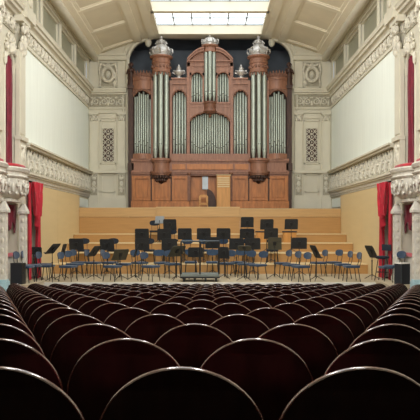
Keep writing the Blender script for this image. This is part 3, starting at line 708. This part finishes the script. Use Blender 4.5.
    for g in (-1, 1): m.hexa([(fx + g * .05, fy + .12, zb + .7), (fx + g * .16, fy + .16, zb + .35), (fx + g * .2, fy + .18, zb + .4), (fx + g * .14, fy + .14, zb + .95), (fx + g * .05, fy + .15, zb + .7), (fx + g * .16, fy + .19, zb + .35), (fx + g * .2, fy + .21, zb + .4), (fx + g * .14, fy + .17, zb + .95)])
    op(m, 'statue_wing', M['oakdk'])
# middle tower
for k, a in enumerate((-60, 0, 60)):
    pipe(ox(210) + .21 * sin(R(a)), OY + .14 - .21 * cos(R(a)), oz(101), oz(50.5), .088, oz(92 + (3 if k == 1 else 0)))
m = MB(); m.lathe([(.14, oz(101)), (.14, oz(48))], (0, OY + .16, 0), 12); op(m, 'tower_core', M['oakdk'])
m = MB(); m.lathe([(.30, oz(52)), (.31, oz(51)), (.30, oz(50.5)), (.30, oz(47.5)), (.36, oz(46.8)), (.40, oz(46)), (.40, oz(45)), (.2, oz(44.9))], (0, OY + .14, 0), 24); op(m, 'tower_cap', M['oak'])
m = MB(); m.lathe([(.36, oz(44.9)), (.37, oz(44)), (.33, oz(43.4)), (.36, oz(42.3)), (.34, oz(40)), (.26, oz(38)), (.14, oz(36.4)), (.07, oz(35.6)), (.09, oz(34.8)), (.1, oz(34)), (.04, oz(33.2)), (.05, oz(32.4)), (.01, oz(30.5))], (0, OY + .14, 0), 24); d = op(m, 'dome', M['silver'], 'silvery dome on the middle tower')
for k in range(8):
    m = MB(); a = 2 * pi * k / 8 + .39
    P = lambda r, z: (r * cos(a), OY + .14 + r * sin(a), oz(z))
    m.tube([P(.37, 43.5), P(.43, 41.5), P(.40, 39.5), P(.34, 39.4), P(.35, 41)], [.03, .035, .035, .03, .02], 6)
    op(m, 'dome_scroll', M['silver'], parent=d)
m = MB(); m.lathe([(.02, oz(117)), (.06, oz(116)), (.08, oz(115)), (.05, oz(114)), (.16, oz(113.2)), (.3, oz(112)), (.33, oz(111)), (.29, oz(110.2)), (.27, oz(108)), (.29, oz(107)), (.29, oz(104)), (.33, oz(103)), (.33, oz(101.5)), (.2, oz(101.4))], (0, OY + .14, 0), 24); op(m, 'tower_corbel', M['oakmid'])
m = MB(); m.box(ox(189.8), ox(230.2), OY + .04, OY + .5, oz(103.5), oz(101.8)); m.box(ox(189.8), ox(230.2), OY + .1, OY + .5, oz(107), oz(103.5)); op(m, 'middle_cornice', M['oak'])
# middle lower flat
n = 17
for k in range(n):
    q = (k - 8) / 8.4; x = ox(210 + q * 19.2)
    pipe(x, OY + .27, oz(158.5), oz(112.5 + 7 * abs(q) ** 2.2), .044, oz(141 + 7 * abs(sin(q * pi))))
m = MB(); arch_plate(m, 189.8, 230.2, 107, 121, 111.5, OY + .12, OY + .24, 16); op(m, 'arch_head', M['oak'])
m = MB(); P = [(ox(190.5 + 39 * (1 - cos(pi * k / 18)) / 2), OY + .1, oz(121 - 9.4 * sin(pi * k / 18))) for k in range(19)]; m.tube(P, .035, 6)
for k in range(2, 17, 2): m.ell((P[k][0], OY + .1, P[k][2] - .04), .05, .03, .05, 6, 4)
op(m, 'arch_moulding', M['oakmid'])
m = MB(); m.box(ox(189.8), ox(230.2), OY + .06, OY + .5, oz(159), oz(153.5)); op(m, 'pipe_sill', M['oak'])
# keydesk niche
m = MB(); m.box(ox(202.3), ox(208), OY + .25, OY + .34, oz(189), oz(176)); op(m, 'music_rack', M['tin'], 'grey music rack in the keydesk niche')
m = MB(); P = [(ox(207), 2.5), (ox(216), 2.5)] + [(ox(207 + 9 * cos(pi / 2 * k / 8)), oz(203 - 14 * sin(pi / 2 * k / 8))) for k in range(9)]; m.prism(P, 'y', OY + .05, OY + .30); op(m, 'console_cheek', M['oakdk'], 'dark curved console cheek')
m = MB(); m.box(ox(191), ox(201.5), OY + .28, OY + .35, oz(200), oz(177)); m.box(ox(192.5), ox(200), OY + .25, OY + .28, oz(198), oz(179)); op(m, 'niche_panel', M['oak2'])
# bench chair and cabinet standing before the organ
L = (ox(203.6), OY - .25, 2.5)
t = thing('organ_chair', L, 'small honey wood chair with arched back cut-out at the organ', 'chair')
m = MB(); n = 12; w, h = .21, .46
out = [(-w, 0.0), (-w, h * .75)] + [(-w + w * (1 - cos(pi / 2 * k / 6)), h * .75 + h * .25 * sin(pi / 2 * k / 6)) for k in range(1, 7)]
for g in (-1, 1):
    m.prism([(g * -.21, .26), (g * -.21, .60), (g * -.13, .68), (g * -.11, .56), (g * -.14, .28)], 'y', -.24, -.20)
m.prism([(-.13, .68), (.13, .68), (.11, .56), (-.11, .56)], 'y', -.24, -.2); m.box(-.21, .21, -.24, -.2, .24, .30)
m.build('backrest', M['honey'], t)
m = MB(); m.box(-.21, .21, -.24, .18, .20, .25); m.build('seat', M['honey'], t)
for gx in (-1, 1):
    for gy in (-.21, .15):
        m = MB(); m.box(gx * .19 - .025, gx * .19 + .025, gy - .025, gy + .025, 0, .2); m.build('leg', M['honey'], t)
L = (ox(223.3), OY - .25, 2.5)
t = thing('wooden_cabinet', L, 'upright golden wooden cabinet with ribbed top standing against the organ', 'cabinet')
w = 6.7 * S; h = oz(176) - 2.5
m = MB(); m.box(-w, w, -.16, .2, 0, h); m.build('body', M['honey'], t)
m = MB(); m.box(-w + .04, w - .04, -.185, -.16, .06, h - .62); m.build('front_panel', M['honey'], t)
m = MB()
for k in range(5): m.box(-w + .04, w - .04, -.19, -.16, h - .55 + .1 * k, h - .49 + .1 * k)
m.build('louvre', M['yellow'], t)
m = MB(); m.box(-w - .03, w + .03, -.2, .2, h, h + .03); m.build('top', M['yellow'], t)

# ------------------------------------------------------------------ auditorium seats
PITCH = .55; SR = .268
def make_seat():
    t = thing('auditorium_seat', (0, 0, 0), '', 'seat')
    H = .9; n = 28; th = .011
    lean = .10
    # outline of the round-topped shell, local x / height
    def outline(r, zlow, inset=0):
        P = [(-r + inset * 0, zlow)]
        P += [(-r * cos(pi * k / n), H - SR + r * sin(pi * k / n)) for k in range(n + 1)]
        P += [(r, zlow)]
        return P
    def yy(x, z): return -lean * (z - .45) / .45 + .32 * x * x       # leaning towards the hall's rear, edges curving forward
    m = MB()
    loops = []
    for (r, dy) in ((SR - .006, -th), (SR - .002, -th * .8), (SR, -th * .3), (SR, th * .3), (SR - .002, th * .8), (SR - .006, th)):
        loops.append([m.v((x, yy(x, z) + dy, z)) for x, z in outline(r, .34)])
    for a, b in zip(loops, loops[1:]):
        k = len(a); m.mi = 1
        for q in range(k): m.f((a[q], a[(q + 1) % k], b[(q + 1) % k], b[q]))
    m.mi = 0
    # faces as horizontal strips so that the curve stays smooth
    for lp, flip in ((loops[0], 0), (loops[-1], 1)):
        k = len(lp); half = k // 2
        for q in range(half):
            a, b, c, d = lp[q], lp[q + 1], lp[k - 2 - q], lp[k - 1 - q]
            if len({a, b, c, d}) == 4: m.f((a, b, c, d) if not flip else (d, c, b, a))
            elif len({a, b, c, d}) == 3: m.f((a, b, d) if not flip else (d, b, a))
    m.build('back_shell', [M['mahog'], M['mahogedge']], t)
    m = MB()
    def cush(a, b, o):
        x = (2 * a - 1); z = .42 + .40 * b
        lim = sqrt(max(.001, (SR - .045) ** 2 - max(0, z - (H - SR)) ** 2)); x *= lim
        bul = .05 * (1 - (2 * a - 1) ** 4) * (1 - (2 * b - 1) ** 4)
        return (x, yy(x, z) + th + (.004 if o == 0 else .02 + bul), z)
    m.sheet(lambda a, b: cush(a, b, 0), lambda a, b: cush(a, b, 1), 10, 8); m.build('back_cushion', M['seatred'], t)
    m = MB(); m.box(-.235, .235, .06, .50, .40, .48); m.build('seat_cushion', M['seatred'], t, bevel=.03)
    for g in (-1, 1):
        m = MB(); m.box(g * .24 - .018, g * .24 + .018, -.0, .40, .0, .03); m.box(g * .24 - .015, g * .24 + .015, .08, .16, .03, .42); m.box(g * .24 - .012, g * .24 + .012, .1, .14, .42, .50)
        sf = m.build('side_frame', M['iron'], t); m = MB(); m.box(g * .24 - .02, g * .24 + .02, .06, .36, .50, .53); m.build('arm_rest', M['iron'], sf)
    return t
seat0 = make_seat(); first = True
NR = 20
seats_total = 0
rows = []
for i in range(NR):
    Y = 1.914 + .82 * i
    off = -.086 if i % 2 == 0 else .192
    hw = 210 * Y / F + .30
    lim = 5.35 if Y > 15 else 5.6
    xs = [off + PITCH * k for k in range(-14, 15)]
    xs = [x for x in xs if abs(x) < min(lim, hw)]
    rows.append((Y, xs))
for i, (Y, xs) in enumerate(rows):
    for k, x in enumerate(sorted(xs)):
        o = seat0 if first else copy_tree(seat0); first = False
        o.location = (x, Y + .1, zfloor(Y))
        o.rotation_euler = (random.uniform(-.006, .006), 0, random.uniform(-.012, .012) - .012 * x)
        kk = 'leftmost' if k == 0 else ('rightmost' if k == len(xs) - 1 else (NUM[k + 1] + ' from left' if k < len(xs) / 2 else NUM[len(xs) - k] + ' from right'))
        rr = {0: 'nearest row', NR - 1: 'row nearest the stage'}.get(i, ('%s row from the camera' % NUM[i + 1]) if i < 10 else ('%s row from the stage' % NUM[NR - i]))
        o['label'] = 'round-backed dark mahogany seat, %s in the %s' % (kk, rr); o['category'] = 'seat'; o['group'] = 'auditorium seats'
        seats_total += 1
print('SEATS', seats_total)

# ------------------------------------------------------------------ orchestra chairs
def make_chair(cm):
    t = thing('orchestra_chair', (0, 0, 0), '', 'chair')
    m = MB(); m.box(-.22, .22, -.23, .21, .425, .495); m.build('seat', M[cm], t, bevel=.024)
    m = MB()
    def bk(a, b, o):
        x = 2 * a - 1; z = 2 * b - 1
        x2 = x * sqrt(1 - .42 * z * z); z2 = z * sqrt(1 - .42 * x * x)
        xx = .215 * x2; zz = .80 + .112 * z2
        return (xx, .235 + .10 * (zz - .6) - .5 * xx * xx + o * (.045 * (1 - .6 * max(abs(x), abs(z)) ** 4)), zz)
    m.sheet(lambda a, b: bk(a, b, 0), lambda a, b: bk(a, b, 1), 10, 8); m.build('backrest', M[cm], t)
    m = MB()
    for g in (-1, 1): m.tube([(g * .12, .12, .43), (g * .12, .22, .45), (g * .12, .27, .62), (g * .12, .285, .82)], .011, 6)
    m.build('back_support', M['black'], t)
    for gx in (-1, 1):
        for y0, y1 in ((-.17, -.22), (.15, .22)):
            m = MB(); m.tube([(gx * .17, y0, .44), (gx * .205, y1, 0)], .014, 6); m.build('leg', M['black'], t)
    m = MB(); m.tube([(-.17, -.17, .43), (.17, -.17, .43), (.17, .15, .43), (-.17, .15, .43)], .011, 6, True); m.build('seat_frame', M['black'], t)
    return t
ch0 = {'blue': make_chair('blue'), 'navy': make_chair('navy')}; chused = set()
def chair(px, Y, rot, label, z=0, kind='blue', group='orchestra chairs'):
    o = ch0[kind] if kind not in chused else copy_tree(ch0[kind]); chused.add(kind)
    o.location = (PX(px, Y), Y, z); o.rotation_euler = (0, 0, R(rot)); tag(o, label, 'chair', group); return o
chair(24.5, 18.78, 84, 'blue orchestra chair farthest left, partly hidden by the left loudspeaker', .08)
chair(32, 19.32, 84, 'blue orchestra chair just right of the left loudspeaker', .08)
chair(46, 20.5, 80, 'blue orchestra chair behind the slanted stand near the left red curtain')
chair(43, 21.3, 86, 'blue orchestra chair nearest the long drape of the left red curtain')
chair(68, 20.2, 75, 'blue orchestra chair at the front of the left string group')
chair(74.5, 21.4, 68, 'blue orchestra chair in the middle of the left string group')
chair(79.5, 22.35, 72, 'blue orchestra chair at the back of the left string group')
chair(93.5, 22.2, 78, 'blue orchestra chair behind the slanted stand left of centre')
chair(109.5, 22.3, 78, 'blue orchestra chair below the upright black stand on the left')
chair(112.5, 20.2, 65, 'front blue orchestra chair beside the olive stand left of centre')
chair(123.5, 21.4, 80, 'blue orchestra chair behind the olive stand left of centre')
chair(139.5, 22.2, 45, 'blue orchestra chair under the stacked pair of black stands')
chair(150.5, 20.2, 60, 'front blue orchestra chair left of the conductor podium')
chair(161.5, 22.1, 25, 'rear blue orchestra chair between podium and stacked stands')
chair(172.5, 21.5, 25, 'blue orchestra chair immediately left of the conductor podium')
chair(191, 22.55, 0, 'blue orchestra chair seen through the left half of the podium rail')
chair(212.5, 22.5, 0, 'blue orchestra chair seen through the right half of the podium rail')
chair(226.5, 21.8, -40, 'blue orchestra chair immediately right of the conductor podium')
chair(238.5, 22.5, -25, 'rear blue orchestra chair behind the low stand right of the podium')
chair(246.5, 21.5, -45, 'blue orchestra chair beside the low T-shaped stand')
chair(258, 20.9, -50, 'front blue orchestra chair left of the paired olive stands')
chair(282.5, 21.9, -70, 'rear blue orchestra chair right of the paired olive stands')
chair(291.5, 21.0, -70, 'middle blue orchestra chair below the lone black stand on the right')
chair(301, 20.1, -65, 'front blue orchestra chair below the lone black stand on the right')
chair(318.5, 22.2, -75, 'blue orchestra chair behind the edge-on stand right of centre')
chair(333.5, 22.4, -65, 'rear blue orchestra chair with raised back in the right row')
chair(343, 21.2, -82, 'blue orchestra chair second from the right of the right row')
chair(351.5, 20.2, -85, 'blue orchestra chair at the right end of the right row')
chair(388, 19.8, -80, 'blue orchestra chair just left of the black flight case')
chair(394.5, 19.02, -70, 'blue orchestra chair farthest right, behind the black flight case', .08)
# on the risers
LEV = [(.355, 24.12), (.70, 25.32), (1.05, 26.52)]
for px, lv, k, lab in ((83.5, 0, 'navy', 'dark chair on the lowest riser behind the leftmost upright stand'),
                       (113, 0, 'navy', 'dark chair on the lowest riser behind the second upright stand'),
                       (149, 0, 'navy', 'dark chair on the lowest riser left of centre'),
                       (168.5, 0, 'navy', 'dark chair on the lowest riser, second of the middle group'),
                       (188, 0, 'blue', 'blue chair on the lowest riser above the podium rail left end'),
                       (203, 0, 'blue', 'blue chair on the lowest riser above the podium rail middle'),
                       (222, 0, 'blue', 'blue chair on the lowest riser above the podium rail right end'),
                       (248, 0, 'navy', 'dark chair on the lowest riser right of the podium'),
                       (272.5, 0, 'navy', 'dark chair on the lowest riser above the olive stands'),
                       (155, 2, 'navy', 'dark chair high on the third riser by the grey stand'),
                       (172, 1, 'navy', 'dark chair on the second riser right of the grey stand'),
                       (248, 1, 'navy', 'dark chair on the second riser right of centre')):
    chair(px, LEV[lv][1], 8 if px < 200 else -8, lab, LEV[lv][0] + .003, k)
# tall bass stools and boxes
def stool(px, Y, z, lab, rot=0):
    t = thing('bass_stool', (PX(px, Y), Y, z), lab, 'stool', rz=R(rot))
    m = MB(); m.lathe([(.05, .70), (.19, .70), (.21, .73), (.21, .77), (.18, .79), (.02, .795)], (0, 0, 0), 20); m.build('seat', M['navy'], t)
    m = MB(); m.sheet(lambda a, b: (.2 * (2 * a - 1), .2 - .8 * (.2 * (2 * a - 1)) ** 2, .95 + .2 * b), lambda a, b: (.19 * (2 * a - 1), .235 - .8 * (.2 * (2 * a - 1)) ** 2, .955 + .19 * b), 8, 5); m.build('backrest', M['navy'], t)
    m = MB(); m.tube([(0, .12, .72), (0, .22, .74), (0, .245, 1.05)], .015, 6); m.build('back_support', M['black'], t)
    for k in range(4):
        a = pi / 4 + k * pi / 2; m = MB(); m.tube([(.13 * cos(a), .13 * sin(a), .71), (.24 * cos(a), .24 * sin(a), 0)], .013, 6); m.build('leg', M['black'], t)
    m = MB(); m.tube([(.2 * cos(2 * pi * k / 16), .2 * sin(2 * pi * k / 16), .28) for k in range(16)], .01, 6, True); m.build('foot_ring', M['black'], t)
stool(382.5, 20.25, 0, 'tall dark stool with backrest before the right red curtain', -60)
for px, lab in ((289.5, 'brown wooden box seat on the third riser, right of centre'), (262.5, 'brown wooden box seat on the third riser behind two black stands')):
    Y = 26.5; t = thing('wooden_crate', (PX(px, Y), Y, 1.05), lab, 'wooden box', 'wooden box seats')
    m = MB(); m.box(-.26, .26, -.18, .18, .0, .42); m.build('body', M['honey'], t)
    m = MB(); m.box(-.29, .29, -.21, .21, .42, .47); m.build('seat', M['navy'], t, bevel=.015)

# ------------------------------------------------------------------ music stands
def stand(px, py, Y, rot, label, z=0, mt='desk', tilt=15, w=.52, h=.41, x_off=0):
    zc = PZ(py, Y) - z
    t = thing('music_stand', (PX(px, Y), Y, z), label, 'music stand', 'music stands', R(rot))
    a = R(tilt); hw, hh = w / 2, h / 2
    def D(u, v, n): return (u, -.03 - v * sin(a) - n * cos(a), zc + v * cos(a) - n * sin(a))   # n towards the back of the desk
    m = MB(D); r = .03
    P = [(-hw, -hh), (hw, -hh), (hw * .97, hh - r), (hw * .97 - r, hh), (-hw * .97 + r, hh), (-hw * .97, hh - r)]
    m.prism(P, 'z', -.006, .006)
    for g in (-1, 1): m.box(g * hw - .004 * g, g * hw - .03 * g, -hh, hh - .04, .006, .014)
    m.tube([(-hw * .5, hh * .3, .012), (0, -hh * .1, .014), (hw * .5, hh * .3, .012)], .007, 4)
    dk = m.build('desk', M[mt], t)
    m = MB(D); m.box(-hw, hw, -hh - .012, -hh, -.06, .008); m.build('ledge', M[mt], dk)
    m = MB(); m.tube([(0, 0, zc - .02), (0, 0, .55)], .012, 8); m.tube([(0, 0, .60), (0, 0, .08)], .018, 8); m.ell((0, 0, .6), .028, .028, .03); m.build('pole', M['black'], t)
    m = MB(D); m.box(-.05, .05, -.06, .06, .006, .03); m.build('bracket', M['black'], dk)
    for k in range(3):
        q = R(90 + 120 * k); m = MB(); m.tube([(0, 0, .16), (.12 * cos(q), .12 * sin(q), .09), (.27 * cos(q), .27 * sin(q), .012)], [.012, .011, .010], 6); m.build('leg', M['black'], t)
    return t
Z1, Z2, Z3 = 23.6, 24.8, 25.98
stand(52.3, 248.5, 19.95, 75, 'black music stand slanting sideways near the left red curtain', tilt=42, h=.40)
stand(36.6, 250.5, 20.95, 12, 'small black music stand behind chairs beside the left red curtain', w=.34, h=.24)
stand(62.5, 250, 21.0, 84, 'narrow edge-on black music stand at the left string group', w=.34)
stand(76.5, 244, 22.95, 3, 'black music stand facing front, leftmost of the upright broad desks')
stand(93.8, 251, 20.9, 72, 'black music stand slanting sideways between the two left chair groups', tilt=38, h=.42)
stand(107.2, 244.5, 22.95, -3, 'black music stand facing front, second of the upright broad desks from left')
stand(120, 254.5, 20.7, 35, 'dull olive music stand tilted sideways left of centre', mt='olive', tilt=35, h=.42)
stand(135.3, 250.5, 20.6, 86, 'edge-on black music stand with thick pole left of the podium', w=.3)
stand(142, 234, Z1 - .02, 2, 'upper black music stand of the stacked pair left of centre', .355)
stand(142.2, 244.3, 22.95, 0, 'lower black music stand of the stacked pair left of centre')
stand(159.5, 219.7, Z3, 170, 'light grey music stand, highest on the left', 1.05, 'greydesk', w=.38, h=.30)
stand(170, 224.3, Z2, -4, 'topmost black music stand in the cluster right of the grey stand', .70)
stand(164.3, 234.2, Z1, 2, 'middle black music stand in the cluster below the grey stand', .355)
stand(169.3, 244.2, 22.95, 3, 'lowest black music stand in the cluster below the grey stand', w=.56)
stand(176.5, 251, 20.5, 38, 'dull olive music stand tilted at the left end of the podium', mt='olive', tilt=40, h=.44)
stand(184.8, 233.6, Z1, 0, 'black music stand on the riser, left of three above the podium', .355)
stand(203.8, 233.6, Z1, 0, 'black music stand on the riser, middle of three above the podium', .355)
stand(223.5, 233.6, Z1, 0, 'black music stand on the riser, right of three above the podium', .355)
stand(212.5, 242.5, 23.0, 0, 'black music stand behind the podium rail, right half')
stand(195.5, 252, 21.0, 4, 'low black music stand inside the podium rail, left half', w=.5, h=.32)
stand(224.5, 252.5, 21.0, -20, 'low black music stand beside the right end of the podium', w=.34, h=.38)
stand(236.3, 243.8, 22.95, 0, 'upright black music stand right of the podium on the stage floor', tilt=14)
stand(247.2, 222, Z2, 0, 'topmost black music stand right of centre', .70, w=.50, h=.40)
stand(247, 233.3, Z1, 0, 'black music stand directly below the topmost one right of centre', .355, w=.54, h=.36)
stand(266.8, 224.2, Z2, 0, 'upper black music stand of the pair before the wooden box', .70, h=.40)
stand(271, 233.4, Z1, 2, 'black music stand on the lowest riser above the olive stand', .355, h=.40)
stand(253, 243.6, 22.95, -2, 'broad black music stand right of centre on the stage floor', w=.54)
stand(244.5, 248, 20.4, -10, 'low T-shaped olive music stand right of the podium', mt='olive', w=.42, h=.24, tilt=50)
stand(274.8, 243.4, 21.3, -8, 'dull olive music stand with thick pole on the right', mt='olive', w=.46)
stand(291.2, 224, Z2, 0, 'rightmost black music stand on the risers, before a wooden box', .70, h=.40)
stand(299.2, 243, 22.6, -3, 'large black music stand facing front on the right, on the floor', w=.54, h=.40)
stand(316.3, 251.5, 20.3, -78, 'edge-on black music stand at the left of the right chair row', tilt=28, h=.44)
stand(372, 251.5, 20.9, -75, 'black music stand alone before the right acoustic panel', tilt=28, h=.44)

# ------------------------------------------------------------------ conductor's podium
L = (PX(200.2, 20.3), 20.3, 0)
t = thing('conductor_podium', L, 'low grey conductor podium with metal guard rail at stage centre', 'podium')
m = MB(); m.box(-.60, .60, -.38, .42, .16, .24); m.build('platform', M['podium'], t, bevel=.008)
m = MB(); m.box(-.61, .61, -.39, .43, .11, .158); m.build('platform_frame', M['black'], t)
for gx in (-.5, -.17, .17, .5):
    for gy in (-.3, .34):
        m = MB(); m.box(gx - .03, gx + .03, gy - .03, gy + .03, 0, .11); m.build('leg', M['black'], t)
for gx in (-.585, 0, .585):
    m = MB(); m.tube([(gx, -.36, .24), (gx, -.36, 1.26)], .026, 8); m.build('rail_post', M['black'], t)
m = MB(); m.tube([(-.585, .2, 1.25), (-.585, -.36, 1.26), (.585, -.36, 1.26), (.585, .2, 1.25)], .024, 8); m.build('guard_rail', M['steel'], t)

# ------------------------------------------------------------------ loudspeakers and lids
for sg in (-1, 1):
    m = MB(); m.box(sg * 5.02, sg * 5.83, 18.1, 19.62, -1.0, .08); struct('floor_apron_' + SN[sg], m, M['stagefloor'])
Y = 18.32; w, h = .35, .60
t = thing('loudspeaker', (PX(18, Y), Y, .08), 'black box loudspeaker at the left edge of the stage', 'loudspeaker', rz=R(-8))
m = MB(); m.box(-w / 2, w / 2, -.12, .14, .0, h); m.build('cabinet', M['black'], t, bevel=.008)
m = MB(); m.box(-w / 2 + .02, w / 2 - .02, -.135, -.121, .03, h - .03); m.build('grille', M['grille'], t)
for g in (-1, 1):
    m = MB(); m.box(min(g * w / 2, g * (w / 2 + .012)), max(g * w / 2, g * (w / 2 + .012)), -.03, .09, h * .5, h * .5 + .04); m.build('handle', M['steel'], t)
t = thing('flight_case', (PX(402.6, Y), Y, .08), 'black flight case with pale metal edges at the right of the stage', 'equipment case', rz=R(28))
w, d, h = .34, .26, .58
m = MB(); m.box(-w / 2, w / 2, -d / 2, d / 2, 0, h); m.build('case_body', M['grille'], t)
m = MB(); m.box(-w / 2 - .004, w / 2 + .004, -d / 2 - .004, d / 2 + .004, h, h + .025); m.build('lid', M['paper'], t)
for gx in (-1, 1):
    for gy in (-1, 1):
        m = MB(); m.box(gx * w / 2 - .012, gx * w / 2 + .012, gy * d / 2 - .012, gy * d / 2 + .012, 0, h); m.build('edge_trim', M['steel'] if gx < 0 else M['paper'], t)

# ------------------------------------------------------------------ light and view
w = bpy.data.worlds.new('world'); scene.world = w; w.use_nodes = True
w.node_tree.nodes['Background'].inputs['Color'].default_value = (.75, .82, .9, 1); w.node_tree.nodes['Background'].inputs['Strength'].default_value = .6
for x in (-2.0, 2.0):
    for y in (3.0, 9.0, 15.0, 20.5):
        ld = bpy.data.lights.new('fill_disk', 'AREA'); ld.shape = 'DISK'; ld.size = 1.6; ld.energy = 130; ld.color = (1, .99, .97)  # out-of-view fill light, added to brighten walls and stage
        lo = bpy.data.objects.new('fill_disk', ld); col.objects.link(lo); lo.location = (x, y, 9.6); lo.rotation_euler = (R(38), 0, 0)
for x in (-1.5, 1.5):
    for y in (3.0, 7.0, 11.5):
        ld = bpy.data.lights.new('fill_point', 'POINT'); ld.shadow_soft_size = .35; ld.energy = 300; ld.color = (1, .985, .96)  # unseen fill light added to lift the ceiling, no fixture hangs here
        lo = bpy.data.objects.new('fill_point', ld); col.objects.link(lo); lo.location = (x, y, 7.2)
vs = scene.view_settings; scene.display_settings.display_device = 'sRGB'
vs.view_transform = 'Standard'; vs.look = 'None'; vs.gamma = 1; vs.use_curve_mapping = False; vs.exposure = -0.10
scene.cycles.use_denoising = True
scene.cycles.max_bounces = 10; scene.cycles.diffuse_bounces = 8
